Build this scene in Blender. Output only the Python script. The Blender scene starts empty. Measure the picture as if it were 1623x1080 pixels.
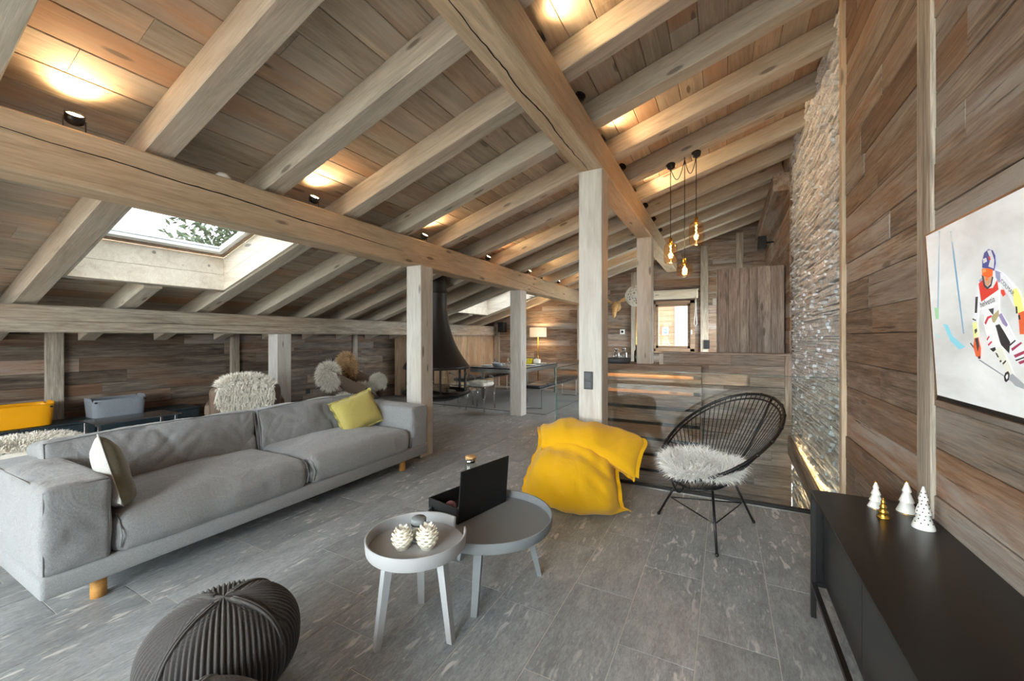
import bpy, bmesh, math, random
from mathutils import Vector, Matrix, noise as mnoise

# ------------------------------------------------------------------ camera, sky, exposure
SC = bpy.context.scene
COL = SC.collection
YAW = math.radians(27.8)
cam_d = bpy.data.cameras.new('camera')
cam_d.lens = 36.0 * 638.0 / 1623.0
cam_d.sensor_width = 36.0
cam_d.shift_y = -5.0 / 1623.0
cam_d.clip_start = 0.02
cam = bpy.data.objects.new('camera', cam_d)
cam.location = (0, 0, 1.4)
cam.rotation_euler = (math.pi / 2, 0, YAW)
COL.objects.link(cam)
SC.camera = cam

wd = bpy.data.worlds.new('overcast_sky')
SC.world = wd
wd.use_nodes = True
wb = wd.node_tree.nodes['Background']
wb.inputs[0].default_value = (0.90, 0.96, 1.0, 1)
wb.inputs[1].default_value = 15.5

SC.view_settings.view_transform = 'Standard'
SC.view_settings.look = 'None'
SC.view_settings.exposure = 1.2
SC.view_settings.gamma = 1.0
SC.view_settings.use_curve_mapping = False
SC.cycles.max_bounces = 6
SC.cycles.diffuse_bounces = 4
SC.cycles.glossy_bounces = 3
SC.cycles.adaptive_threshold = 0.03
SC.cycles.transparent_max_bounces = 10
SC.cycles.sample_clamp_indirect = 6.0
SC.cycles.caustics_reflective = False
SC.cycles.caustics_refractive = False


def portal(loc, rot, sx, sy):
    l = bpy.data.lights.new('daylight_portal', 'AREA')
    l.shape = 'RECTANGLE'; l.size = sx; l.size_y = sy
    l.cycles.is_portal = True
    o = bpy.data.objects.new('daylight_portal', l)
    o.location = loc; o.rotation_euler = rot
    COL.objects.link(o)


SL = 0.313                                   # roof slope
TH = math.atan(SL)
CT, ST = math.cos(TH), math.sin(TH)
YF, YB = -4.6, 10.2                          # front glazing, back gable wall
XL, XR = -7.1, 0.79                          # knee wall, board wall


def zr(x):                                   # underside of the rafters
    return 2.55 + SL * (x + 3.3)


portal((-2.9, YF - 0.12, 1.25), (math.pi / 2, 0, 0), 7.2, 2.5)
portal((-1.4, YF - 0.12, 3.0), (math.pi / 2, 0, 0), 4.2, 1.0)
portal((1.06, 8.75, 1.6), (0, math.pi / 2, 0), 1.4, 2.2)
for _y in (1.985, 7.985):
    portal((-4.6, _y, zr(-4.6) + 0.62), (0, -TH, 0), 1.3, 1.3)

# ------------------------------------------------------------------ materials


def lin(h):
    h = h.lstrip('#')
    r = []
    for i in (0, 2, 4):
        c = int(h[i:i + 2], 16) / 255.0
        r.append(c / 12.92 if c <= 0.04045 else ((c + 0.055) / 1.055) ** 2.4)
    return (r[0], r[1], r[2], 1.0)


class NT:
    def __init__(s, name):
        s.m = bpy.data.materials.new(name)
        s.m.use_nodes = True
        s.t = s.m.node_tree
        s.b = s.t.nodes['Principled BSDF']
        s.out = s.t.nodes['Material Output']

    def n(s, typ, **kw):
        o = s.t.nodes.new(typ)
        for k, v in kw.items():
            setattr(o, k, v)
        return o

    def l(s, a, b):
        s.t.links.new(a, b)

    def mul(s, a, vec):
        o = s.n('ShaderNodeVectorMath', operation='MULTIPLY')
        s.l(a, o.inputs[0]); o.inputs[1].default_value = vec
        return o.outputs[0]

    def math(s, op, a, b, clamp=False):
        o = s.n('ShaderNodeMath', operation=op, use_clamp=clamp)
        for i, x in enumerate((a, b)):
            if x is None: continue
            if isinstance(x, (int, float)): o.inputs[i].default_value = x
            else: s.l(x, o.inputs[i])
        return o.outputs[0]

    def noise(s, vec, scale=1, detail=5, rough=0.6, dist=0.0):
        o = s.n('ShaderNodeTexNoise')
        s.l(vec, o.inputs['Vector'])
        o.inputs['Scale'].default_value = scale
        o.inputs['Detail'].default_value = detail
        o.inputs['Roughness'].default_value = rough
        o.inputs['Distortion'].default_value = dist
        return o.outputs['Fac']

    def ramp(s, fac, stops):
        o = s.n('ShaderNodeValToRGB')
        e = o.color_ramp.elements
        while len(e) < len(stops): e.new(0.5)
        for i, (p, c) in enumerate(stops):
            e[i].position = p
            e[i].color = lin(c) if isinstance(c, str) else (c, c, c, 1)
        s.l(fac, o.inputs[0])
        return o.outputs[0]

    def mix(s, fac, a, b, typ='MIX'):
        o = s.n('ShaderNodeMix', data_type='RGBA', blend_type=typ)
        for i, x in ((0, fac), (6, a), (7, b)):
            if isinstance(x, (int, float)): o.inputs[i].default_value = x
            elif isinstance(x, (tuple, list)): o.inputs[i].default_value = x
            elif isinstance(x, str): o.inputs[i].default_value = lin(x)
            else: s.l(x, o.inputs[i])
        return o.outputs[2]

    def maprange(s, v, a, b, c, d):
        o = s.n('ShaderNodeMapRange')
        s.l(v, o.inputs[0])
        for i, x in enumerate((a, b, c, d)): o.inputs[i + 1].default_value = x
        return o.outputs[0]

    def bump(s, h, strength, dist=0.01):
        o = s.n('ShaderNodeBump')
        o.inputs['Strength'].default_value = strength
        o.inputs['Distance'].default_value = dist
        s.l(h, o.inputs['Height'])
        s.l(o.outputs[0], s.b.inputs['Normal'])

    def objvec(s, k=17.0):
        tc = s.n('ShaderNodeTexCoord')
        oi = s.n('ShaderNodeObjectInfo')
        mu = s.n('ShaderNodeVectorMath', operation='SCALE')
        mu.inputs[0].default_value = (1.0, 2.3, 3.1)
        s.l(s.math('MULTIPLY', oi.outputs['Random'], k), mu.inputs['Scale'])
        ad = s.n('ShaderNodeVectorMath', operation='ADD')
        s.l(tc.outputs['Object'], ad.inputs[0]); s.l(mu.outputs[0], ad.inputs[1])
        return ad.outputs[0], oi.outputs['Random']


def simple(name, color, rough=0.5, metal=0.0, emit=None, es=0.0, bump=0.0, bscale=200.0, spec=0.5, coat=0.0):
    q = NT(name)
    q.b.inputs['Base Color'].default_value = lin(color)
    q.b.inputs['Roughness'].default_value = rough
    q.b.inputs['Metallic'].default_value = metal
    q.b.inputs['Specular IOR Level'].default_value = spec
    if coat: q.b.inputs['Coat Weight'].default_value = coat
    if emit:
        q.b.inputs['Emission Color'].default_value = lin(emit)
        q.b.inputs['Emission Strength'].default_value = es
    if bump:
        tc = q.n('ShaderNodeTexCoord')
        q.bump(q.noise(tc.outputs['Object'], bscale, 3), bump, 0.004)
    return q.m


def wood(name, dark, mid, light, tint=None, tintamt=0.5, vlo=0.75, vhi=1.15, streak=0.35, rough=0.62,
         bump=0.35, knots=True, gscale=1.0, grey=None, greyamt=0.0, crack=0.0):
    q = NT(name)
    v, rnd = q.objvec()
    n1 = q.noise(q.mul(v, (1.1 * gscale, 10 * gscale, 10 * gscale)), 1.0, 5, 0.66, 1.1)
    c = q.ramp(n1, [(0.28, dark), (0.5, mid), (0.74, light)])
    n2 = q.noise(q.mul(v, (5.0 * gscale, 90 * gscale, 90 * gscale)), 1.0, 3, 0.65, 0.3)
    st = q.maprange(n2, 0.32, 0.68, 1.0 - streak, 1.0 + streak * 0.35)
    c = q.mix(1.0, c, st, 'MULTIPLY')
    n3 = q.noise(q.mul(v, (0.9, 2.2, 2.2)), 1.0, 3, 0.5)
    r2 = q.math('FRACT', q.math('MULTIPLY', rnd, 7.31), None)
    r3 = q.math('FRACT', q.math('MULTIPLY', rnd, 23.7), None)
    if tint:
        f = q.math('MULTIPLY', q.maprange(n3, 0.4, 0.65, 0, 1), q.math('MULTIPLY', r2, tintamt), True)
        c = q.mix(f, c, tint)
    if grey:
        n5 = q.noise(q.mul(v, (0.7, 5, 5)), 1.0, 5, 0.65, 0.5)
        f = q.math('MULTIPLY', q.maprange(n5, 0.42, 0.62, 0, 1), q.math('MULTIPLY', r3, greyamt), True)
        c = q.mix(f, c, grey)
    c = q.mix(1.0, c, q.maprange(r3, 0, 1, vlo, vhi), 'MULTIPLY')
    if crack:
        n6 = q.noise(q.mul(v, (1.4, 55, 55)), 1.0, 4, 0.7, 0.5)
        c = q.mix(q.maprange(n6, 0.30, 0.40, crack, 0.0), c, '#241b16')
    if knots:
        vo = q.n('ShaderNodeTexVoronoi')
        q.l(q.mul(v, (1.6, 6.0, 6.0)), vo.inputs['Vector'])
        vo.inputs['Scale'].default_value = 1.0
        k = q.maprange(vo.outputs['Distance'], 0.08, 0.13, 0.7, 0.0)
        c = q.mix(k, c, '#5c534b')
    q.l(c, q.b.inputs['Base Color'])
    q.b.inputs['Roughness'].default_value = rough
    q.b.inputs['Specular IOR Level'].default_value = 0.3
    if bump:
        q.bump(n2, bump, 0.006)
    return q.m


def fabric(name, c1, c2, scale=260.0, rough=0.95, wr=0.0, bump=0.25, weave=True):
    q = NT(name)
    tc = q.n('ShaderNodeTexCoord')
    v = tc.outputs['Object']
    a = q.noise(q.mul(v, (0.5, 0.5, 3.5)), scale, 3, 0.6)
    b = q.noise(q.mul(v, (3.5, 3.5, 0.5)), scale * 0.8, 3, 0.6)
    f = q.math('MULTIPLY', q.math('ADD', a, b), 0.5)
    q.l(q.ramp(f, [(0.36, c1), (0.64, c2)]), q.b.inputs['Base Color'])
    q.b.inputs['Roughness'].default_value = rough
    q.b.inputs['Specular IOR Level'].default_value = 0.15
    q.b.inputs['Sheen Weight'].default_value = 0.25
    h = f
    if wr:
        w = q.noise(q.mul(v, (1.0, 1.0, 1.0)), 5.0, 3, 0.5, 1.2)
        h = q.math('ADD', q.math('MULTIPLY', w, wr), q.math('MULTIPLY', f, 0.12))
        q.bump(h, 0.6, 0.03)
    else:
        q.bump(h, bump, 0.003)
    return q.m


def glass(name, tint=(0.96, 0.99, 0.98, 1), ior=1.45, rough=0.0, gain=1.0):
    q = NT(name)
    tr = q.n('ShaderNodeBsdfTransparent'); tr.inputs[0].default_value = tint
    gl = q.n('ShaderNodeBsdfGlossy'); gl.inputs['Roughness'].default_value = rough
    lw_ = q.n('ShaderNodeLayerWeight')
    f0 = ((ior - 1) / (ior + 1)) ** 2
    fr = q.math('ADD', q.math('MULTIPLY', q.math('POWER', lw_.outputs['Facing'], 5.0), 1 - f0), f0)
    mx = q.n('ShaderNodeMixShader')
    q.l(q.math('MULTIPLY', fr, gain * 0.8, True), mx.inputs[0])
    q.l(tr.outputs[0], mx.inputs[1]); q.l(gl.outputs[0], mx.inputs[2])
    q.l(mx.outputs[0], q.out.inputs[0])
    return q.m


def stone_tile():
    q = NT('grey_streaked_stone')
    v, rnd = q.objvec(31.0)
    n1 = q.noise(q.mul(v, (3.0, 7, 7)), 1.0, 6, 0.65, 0.8)
    c = q.ramp(n1, [(0.25, '#878c90'), (0.5, '#9da2a6'), (0.75, '#b3b7ba')])
    n2 = q.noise(q.mul(v, (28, 95, 95)), 1.0, 4, 0.75, 0.8)
    c = q.mix(1.0, c, q.maprange(n2, 0.3, 0.7, 0.62, 1.2), 'MULTIPLY')
    n3 = q.noise(q.mul(v, (8, 26, 26)), 1.0, 2, 0.5, 0.7)
    n4 = q.noise(q.mul(v, (1.3, 3, 3)), 1.0, 2, 0.5)
    f = q.math('MULTIPLY', q.maprange(n3, 0.60, 0.67, 0, 0.85), q.maprange(n4, 0.42, 0.58, 0.1, 1))
    c = q.mix(f, c, '#dcdcda')
    n5 = q.noise(q.mul(v, (14, 80, 80)), 1.0, 4, 0.6, 0.6)
    c = q.mix(q.math('MULTIPLY', q.maprange(n5, 0.59, 0.67, 0, 0.7), q.maprange(n4, 0.35, 0.6, 0.2, 1)), c, '#c6c5c1')
    c = q.mix(1.0, c, q.maprange(rnd, 0, 1, 0.86, 1.1), 'MULTIPLY')
    q.l(c, q.b.inputs['Base Color'])
    q.l(q.maprange(n2, 0.3, 0.7, 0.30, 0.5), q.b.inputs['Roughness'])
    q.b.inputs['Specular IOR Level'].default_value = 0.4
    q.bump(n2, 0.15, 0.003)
    return q.m


def stack_stone():
    q = NT('split_grey_slate')
    v, rnd = q.objvec(19.0)
    ge = q.n('ShaderNodeNewGeometry')
    n1 = q.noise(ge.outputs['Position'], 26.0, 4, 0.7)
    n2 = q.noise(ge.outputs['Position'], 5.0, 3, 0.6)
    c = q.ramp(n1, [(0.30, '#a9b0b7'), (0.5, '#d9dfe4'), (0.70, '#f6f9fc')])
    isl = q.math('FRACT', q.math('MULTIPLY', q.math('ADD', ge.outputs['Random Per Island'], rnd), 5.7), None)
    c = q.mix(1.0, c, q.maprange(isl, 0, 1, 0.72, 1.22), 'MULTIPLY')
    c = q.mix(q.maprange(n2, 0.5, 0.7, 0, 0.2), c, '#b9b6ae')
    q.l(c, q.b.inputs['Base Color'])
    q.b.inputs['Roughness'].default_value = 0.85
    q.bump(n1, 0.6, 0.008)
    return q.m


M = {}
M['rafter'] = wood('pale_limed_rafter', '#a1988b', '#c0b7a9', '#d3ccc0', '#c9a787', 0.3, 0.9, 1.1, 0.2, grey='#b9b6a8', greyamt=0.6, bump=0.2)
M['purlin'] = wood('pale_limed_beam', '#ab977d', '#c8b398', '#d9c7ae', '#cc9f76', 0.4, 0.97, 1.05, 0.2, grey='#c6c1b4', greyamt=0.3, bump=0.25)
M['post'] = wood('grey_washed_post', '#bcb8b1', '#d0cec9', '#dfdeda', '#c9b9a6', 0.2, 0.97, 1.05, 0.14, bump=0.15)
M['board'] = wood('limed_ceiling_board', '#988877', '#b6a692', '#c8baa8', '#c4906a', 0.75, 0.82, 1.15, 0.2, grey='#a39b90', greyamt=0.75, bump=0.15)
M['barn'] = wood('weathered_barn_board', '#594a41', '#948172', '#b9a898', '#a07350', 0.65, 0.74, 1.2, 0.5, bump=0.9, crack=0.8, grey='#a6a19d', greyamt=1.0)
M['barndark'] = wood('dark_weathered_board', '#443932', '#7b6c5f', '#a89a8a', '#96694a', 0.65, 0.6, 1.25, 0.5, bump=0.9, crack=0.7, grey='#96918d', greyamt=0.8)
M['barngrey'] = wood('greyed_cabinet_board', '#6f6661', '#a0958e', '#bcb1a8', '#967661', 0.4, 0.85, 1.12, 0.45, bump=0.6, crack=0.5)
M['strip'] = wood('grey_batten', '#8c8175', '#b3a99c', '#cdc4b7', '#b08f70', 0.35, 0.9, 1.1, 0.4, bump=0.4, knots=False)
M['closet'] = wood('honey_grey_closet_board', '#93806b', '#b8a188', '#cdbaa1', '#c88f5f', 0.6, 0.8, 1.1, 0.3, bump=0.3)
M['lining'] = wood('pale_spruce_lining', '#d2c6b2', '#e3d9c8', '#eee7d9', None, 0, 0.95, 1.05, 0.1, bump=0.1)
M['oak'] = wood('oiled_oak_leg', '#b9803f', '#d39a55', '#e0ae6c', None, 0, 0.97, 1.03, 0.15, rough=0.45, bump=0.1, knots=False, gscale=2)
M['frame'] = wood('brown_window_frame', '#7d6450', '#987f69', '#ad957e', None, 0, 0.95, 1.05, 0.2, bump=0.1, knots=False)
M['mount'] = wood('carved_pale_wood', '#b98b57', '#d3a873', '#e2bd8c', None, 0, 0.97, 1.03, 0.2, bump=0.2, knots=False, gscale=2)
M['crack'] = simple('dark_wood_crack', '#1d1510', 0.95)
M['tile'] = stone_tile()
M['grout'] = simple('pale_grout', '#cfcdc8', 0.9)
M['stone'] = stack_stone()
M['stonegap'] = simple('dark_stone_joint', '#3b3a39', 0.95)
M['plaster'] = simple('plain_backing', '#6e6258', 0.9)
M['roofdeck'] = simple('roof_underlay', '#7a6a58', 0.9)
M['black'] = simple('black_steel', '#131315', 0.38, 0.0, spec=0.5)
M['blackm'] = simple('matt_black', '#151516', 0.55)
M['cord'] = simple('black_plastic_cord', '#17181a', 0.4)
M['fire'] = simple('black_stove_steel', '#1c1a19', 0.45, 0.2)
M['sideboard'] = simple('satin_black_lacquer', '#0f0f10', 0.32, spec=0.5)
M['sofa'] = fabric('light_grey_wool', '#7a7b7e', '#a3a5a8', 190, wr=0.7)
M['sofaseam'] = fabric('grey_piping', '#77787b', '#939497', 300)
M['sofabase'] = fabric('grey_sofa_base_cloth', '#7a7b7e', '#9c9ea1', 190)
M['yellow'] = fabric('mustard_yellow_canvas', '#e2a70c', '#f0ba20', 420, wr=0.8)
M['yellowseam'] = fabric('yellow_seam', '#d89f08', '#eab416', 420)
M['ypillow'] = fabric('citron_yellow_satin', '#b5a957', '#cdc27a', 200, rough=0.6, wr=0.7)
M['wpillow'] = fabric('ivory_linen', '#aaa9a7', '#c6c5c3', 120, wr=0.4)
M['olive'] = fabric('olive_linen', '#64614f', '#7b7765', 160)
M['knit'] = fabric('charcoal_knit', '#403e3e', '#5a5757', 500)
M['knit2'] = fabric('dark_grey_knit', '#5c5e62', '#7c7e82', 500)
M['tgrey'] = simple('warm_grey_lacquer', '#abadb0', 0.75, spec=0.12)
M['tgrey2'] = simple('mid_grey_lacquer', '#868b8f', 0.6, spec=0.25)
M['white'] = simple('white_glaze', '#efefec', 0.3)
M['whitem'] = simple('matt_white', '#e8e6e1', 0.7)
M['wax'] = simple('ivory_wax', '#f4efe2', 0.5, bump=0.3, bscale=120)
M['gold'] = simple('gold_glaze', '#c9973f', 0.25, 0.9)
M['hole'] = simple('dark_hole', '#2b2622', 0.9)
M['chrome'] = simple('polished_chrome', '#d2d3d6', 0.12, 1.0)
M['steel'] = simple('brushed_steel', '#a9a9a8', 0.35, 1.0)
M['teal'] = simple('dark_petrol_lacquer', '#27343a', 0.4)
M['leather'] = simple('brown_leather', '#6d5a4d', 0.5, bump=0.3, bscale=90)
M['bleather'] = simple('black_leather', '#1b1c20', 0.4, bump=0.2, bscale=90)
M['fur'] = simple('cream_fleece', '#efeae0', 0.9)
M['furw'] = simple('white_fleece', '#f2f1ee', 0.9)
M['furt'] = simple('tan_fleece', '#d9b88f', 0.9)
M['amberglass'] = glass('amber_glass', (1.0, 0.90, 0.78, 1), 1.5)
M['clear'] = glass('clear_glass', (0.97, 0.99, 0.98, 1), 1.45)
M['skyglass'] = glass('dimmed_skylight_glass', (0.36, 0.365, 0.37, 1), 1.45)  # grey tint is added to dim the sky coming through
M['rail'] = glass('railing_glass', (0.955, 0.985, 0.975, 1), 1.52)
M['railedge'] = simple('green_glass_edge', '#3f5f58', 0.15)
M['acryl'] = glass('clear_acrylic', (0.92, 0.94, 0.95, 1), 1.5, 0.08, 6.0)
M['fil'] = simple('glowing_filament', '#ffcf80', 0.5, emit='#ffb45c', es=40)
M['lens'] = simple('lit_lamp_lens', '#fff0d0', 0.5, emit='#ffd9a0', es=28)
M['led'] = simple('warm_led_strip', '#ffd9a0', 0.5, emit='#ffbe7a', es=9)
M['led2'] = simple('dim_led_strip', '#ffd9a0', 0.5, emit='#ffb066', es=4)
M['shade'] = simple('pale_lamp_shade', '#d9d2c6', 0.8, emit='#ffd9a8', es=0.25)
M['felt'] = fabric('grey_felt', '#767c86', '#9299a2', 150)
M['orange'] = simple('orange_yellow_plastic', '#f2a705', 0.45)
M['slate'] = simple('blue_grey_ceramic', '#545963', 0.5)
M['rug'] = fabric('dark_brown_rug', '#3d3531', '#554b45', 120)
M['ttop'] = simple('grey_glass_top', '#7d838a', 0.06, spec=0.8)
M['leaf'] = simple('tree_leaf', '#5f6c50', 0.8)
M['bark'] = simple('tree_bark', '#5b4a3a', 0.9)
M['ground'] = simple('pale_terrace_gravel', '#9a9890', 0.95)
M['yellowbox'] = simple('yellow_napkins', '#e8d41c', 0.6)
M['bezel'] = simple('copper_brown_bezel', '#6b4a2e', 0.3, 0.6)
M['chalet'] = wood('brown_larch_board', '#4f3526', '#6b4b36', '#7d5c47', None, 0, 0.9, 1.1, 0.25, bump=0.2)  # one even brown for the larch cladding


def screen_mat():
    q = NT('snow_picture')
    tc = q.n('ShaderNodeTexCoord')
    n = q.noise(q.mul(tc.outputs['Object'], (1, 1.2, 3.0)), 2.2, 4, 0.55, 0.4)
    c = q.ramp(n, [(0.3, '#b3b6b6'), (0.5, '#c6c9ca'), (0.7, '#d3d7d8')])
    q.l(c, q.b.inputs['Base Color'])
    q.l(c, q.b.inputs['Emission Color'])
    q.b.inputs['Emission Strength'].default_value = 0.3
    q.b.inputs['Roughness'].default_value = 0.45
    q.b.inputs['Specular IOR Level'].default_value = 0.25
    return q.m


M['screen'] = screen_mat()

# ------------------------------------------------------------------ building helpers


def link(o, parent=None):
    COL.objects.link(o)
    if parent is not None: o.parent = parent
    return o


def tag(o, label=None, cat=None, group=None, kind=None):
    if label: o['label'] = label
    if cat: o['category'] = cat
    if group: o['group'] = group
    if kind: o['kind'] = kind
    return o


def thing(name, label, cat, loc=(0, 0, 0), rz=0.0, group=None):
    o = bpy.data.objects.new(name, None)
    o.empty_display_size = 0.1
    o.location = loc; o.rotation_euler = (0, 0, rz)
    link(o)
    return tag(o, label, cat, group)


class MB:
    """collects shapes into one mesh"""

    def __init__(s):
        s.v = []; s.f = []; s.sm = []; s.mi = []

    def add(s, vs, fs, smooth=False, mi=0):
        b = len(s.v)
        s.v.extend([tuple(p) for p in vs])
        for f in fs:
            s.f.append([b + i for i in f]); s.sm.append(smooth); s.mi.append(mi)
        return s

    def box(s, c, d, bev=0.0, rot=None, mi=0, seg=1):
        bm = bmesh.new()
        bmesh.ops.create_cube(bm, size=1.0)
        bmesh.ops.scale(bm, vec=d, verts=bm.verts)
        if bev: bmesh.ops.bevel(bm, geom=bm.edges[:], offset=bev, segments=seg, affect='EDGES', profile=0.5)
        R = rot if rot is not None else Matrix.Identity(3)
        bm.verts.index_update()
        s.add([R @ v.co + Vector(c) for v in bm.verts], [[v.index for v in f.verts] for f in bm.faces], seg > 1, mi)
        bm.free()
        return s

    def tube(s, pts, r, seg=8, closed=False, smooth=True, mi=0, flat=None):
        pts = [Vector(p) for p in pts]
        n = len(pts)
        rs = r if isinstance(r, (list, tuple)) else [r] * n
        vs = []; fs = []
        up = None
        for i, p in enumerate(pts):
            a = pts[(i - 1) % n] if (closed or i > 0) else p
            b = pts[(i + 1) % n] if (closed or i < n - 1) else p
            t = (b - a)
            t = t.normalized() if t.length > 1e-9 else Vector((0, 0, 1))
            if up is None:
                up = Vector((0, 0, 1)) if abs(t.z) < 0.9 else Vector((1, 0, 0))
            x = t.cross(up)
            if x.length < 1e-6: x = t.orthogonal()
            x.normalize(); y = x.cross(t).normalized(); up = y
            for k in range(seg):
                an = 2 * math.pi * k / seg
                vs.append(p + (x * math.cos(an) + y * math.sin(an)) * rs[i])
        m = n if closed else n - 1
        for i in range(m):
            j = (i + 1) % n
            for k in range(seg):
                k2 = (k + 1) % seg
                fs.append([i * seg + k, i * seg + k2, j * seg + k2, j * seg + k])
        s.add(vs, fs, smooth, mi)
        if not closed:
            s.add(vs[:seg], [list(range(seg))[::-1]], False, mi)
            s.add(vs[-seg:], [list(range(seg))], False, mi)
        return s

    def lathe(s, prof, seg=24, c=(0, 0, 0), smooth=True, mi=0, a0=0.0, a1=None):
        full = a1 is None
        n = seg if full else seg + 1
        vs = []; fs = []
        for (r, z) in prof:
            for k in range(n):
                an = (2 * math.pi * k / seg) if full else a0 + (a1 - a0) * k / seg
                vs.append((c[0] + r * math.cos(an), c[1] + r * math.sin(an), c[2] + z))
        for i in range(len(prof) - 1):
            for k in range(n if full else n - 1):
                k2 = (k + 1) % n
                fs.append([i * n + k, i * n + k2, (i + 1) * n + k2, (i + 1) * n + k])
        return s.add(vs, fs, smooth, mi)

    def grid(s, fn, nu, nv, cu=False, cv=False, smooth=True, mi=0):
        vs = []
        for i in range(nu + (0 if cu else 1)):
            for j in range(nv + (0 if cv else 1)):
                vs.append(fn(i / nu, j / nv))
        mu = nu if cu else nu + 1
        mv = nv if cv else nv + 1
        fs = []
        for i in range(nu):
            for j in range(nv):
                a, b = i % mu, (i + 1) % mu
                c, d = j % mv, (j + 1) % mv
                fs.append([a * mv + c, b * mv + c, b * mv + d, a * mv + d])
        return s.add(vs, fs, smooth, mi)

    def sphere(s, c, r, seg=16, rings=10, sc=(1, 1, 1), mi=0):
        def fn(u, v):
            a = 2 * math.pi * u; b = math.pi * v
            return (c[0] + r * sc[0] * math.sin(b) * math.cos(a), c[1] + r * sc[1] * math.sin(b) * math.sin(a), c[2] + r * sc[2] * math.cos(b))
        return s.grid(fn, seg, rings, True, False, True, mi)

    def prism(s, poly, z0, z1, mi=0):
        n = len(poly)
        vs = [(x, y, z0) for x, y in poly] + [(x, y, z1) for x, y in poly]
        fs = [list(range(n))[::-1], [n + i for i in range(n)]] + [[i, (i + 1) % n, n + (i + 1) % n, n + i] for i in range(n)]
        return s.add(vs, fs, False, mi)

    def mesh(s, name):
        me = bpy.data.meshes.new(name)
        me.from_pydata(s.v, [], s.f)
        me.polygons.foreach_set('use_smooth', s.sm)
        me.polygons.foreach_set('material_index', s.mi)
        me.update()
        return me

    def build(s, name, mat, parent=None, loc=None, rz=None, fix=True):
        me = s.mesh(name)
        if fix:
            bm = bmesh.new(); bm.from_mesh(me)
            bmesh.ops.remove_doubles(bm, verts=bm.verts, dist=1e-5)
            bmesh.ops.recalc_face_normals(bm, faces=bm.faces)
            bm.to_mesh(me); bm.free()
        for m in (mat if isinstance(mat, (list, tuple)) else [mat]):
            me.materials.append(M[m] if isinstance(m, str) else m)
        o = bpy.data.objects.new(name, me)
        if loc is not None: o.location = loc
        if rz is not None: o.rotation_euler = (0, 0, rz)
        return link(o, parent)


_bar = {}


def barmesh(name, L, w, t, ch, mat):
    """plank or beam: length x, width y, thickness z, centred; long edges chamfered"""
    k = (round(L, 3), round(w, 4), round(t, 4), ch, mat)
    if k in _bar: return _bar[k]
    a, b, c = L / 2, w / 2, t / 2
    sec = [(-b + ch, -c), (b - ch, -c), (b, -c + ch), (b, c - ch), (b - ch, c), (-b + ch, c), (-b, c - ch), (-b, -c + ch)]
    vs = [(-a, y, z) for y, z in sec] + [(a, y, z) for y, z in sec]
    fs = [list(range(8)), [15 - i for i in range(8)]] + [[(i + 1) % 8, i, 8 + i, 8 + (i + 1) % 8] for i in range(8)]
    me = bpy.data.meshes.new(name)
    me.from_pydata(vs, [], fs)
    me.materials.append(M[mat])
    me.update()
    _bar[k] = me
    return me


def bar(name, p0, p1, w, t, mat, parent=None, nrm=(0, 0, 1), ch=0.004):
    """bar from p0 to p1; thickness t along nrm, width w across"""
    p0, p1 = Vector(p0), Vector(p1)
    x = (p1 - p0); L = x.length; x.normalize()
    z = Vector(nrm); z = (z - x * z.dot(x)).normalized()
    y = z.cross(x)
    o = bpy.data.objects.new(name, barmesh(name, L, w, t, ch, mat))
    mt = Matrix((x, y, z)).transposed().to_4x4()
    mt.translation = (p0 + p1) / 2
    o.matrix_world = mt
    link(o)
    if parent is not None:
        o.parent = parent
    return o


def subtract(iv, cuts, mn=0.04):
    out = [iv]
    for a, b in cuts:
        nx = []
        for s, e in out:
            if b <= s or a >= e: nx.append((s, e)); continue
            if a - s > mn: nx.append((s, a))
            if e - b > mn: nx.append((b, e))
        out = nx
    return out


def splits(rng, a, b, lo, hi):
    p = [a - rng.uniform(0, lo)]
    while p[-1] < b: p.append(p[-1] + rng.uniform(lo, hi))
    q = [x for x in p if a + 0.15 < x < b - 0.15]
    q = [a] + q + [b]
    return list(zip(q[:-1], q[1:]))


def mixn(p, s=1.0):
    return mnoise.noise(Vector(p) * s)


def crackline(pts, w, parent, off):
    """a drying crack: a narrow dark ribbon of its own depth along a timber face"""
    mb = MB()
    n = len(pts)
    up = Vector(off[1])
    for i in range(n - 1):
        a, b = Vector(pts[i]), Vector(pts[i + 1])
        wa = w * (0.25 + 0.75 * math.sin(math.pi * (i + 0.02) / n)) * (0.7 + 0.5 * abs(mixn((i * 0.7, 3, 1))))
        wc = w * (0.25 + 0.75 * math.sin(math.pi * (i + 1.02) / n)) * (0.7 + 0.5 * abs(mixn((i * 0.7 + 0.7, 3, 1))))
        o = Vector(off[0])
        mb.add([a - up * wa, a + up * wa, b + up * wc, b - up * wc, a - up * wa - o, a + up * wa - o, b + up * wc - o, b - up * wc - o],
               [[0, 1, 2, 3], [4, 7, 6, 5], [0, 3, 7, 4], [1, 5, 6, 2]])
    return mb.build('crack', 'crack', parent, fix=False)


# ------------------------------------------------------------------ the setting
RNG = random.Random(7)
RH = 0.19                                     # rafter depth
WELL = (-1.55, 0.86, 3.97, 6.62)              # stairwell x0 x1 y0 y1
SKY = [(1.343, 2.627), (7.343, 8.627)]        # skylights, y
SKX = (-5.25, -3.93)

# floor: slab with the stairwell cut out, tiles on it
mb = MB()
for x0, x1, y0, y1 in ((XL - 0.2, WELL[0], YF - 0.2, YB + 0.2), (WELL[0], 1.0, YF - 0.2, WELL[2]), (WELL[0], 1.0, WELL[3], YB + 0.2)):
    mb.box(((x0 + x1) / 2, (y0 + y1) / 2, -0.1522), (x1 - x0, y1 - y0, 0.3))
floor = tag(mb.build('floor', 'grout', fix=False), kind='structure')
lower = tag(MB().box((-0.4, 5.1, -2.85), (3.2, 3.2, 0.1)).build('floor_lower', 'tile'), kind='structure')

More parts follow.
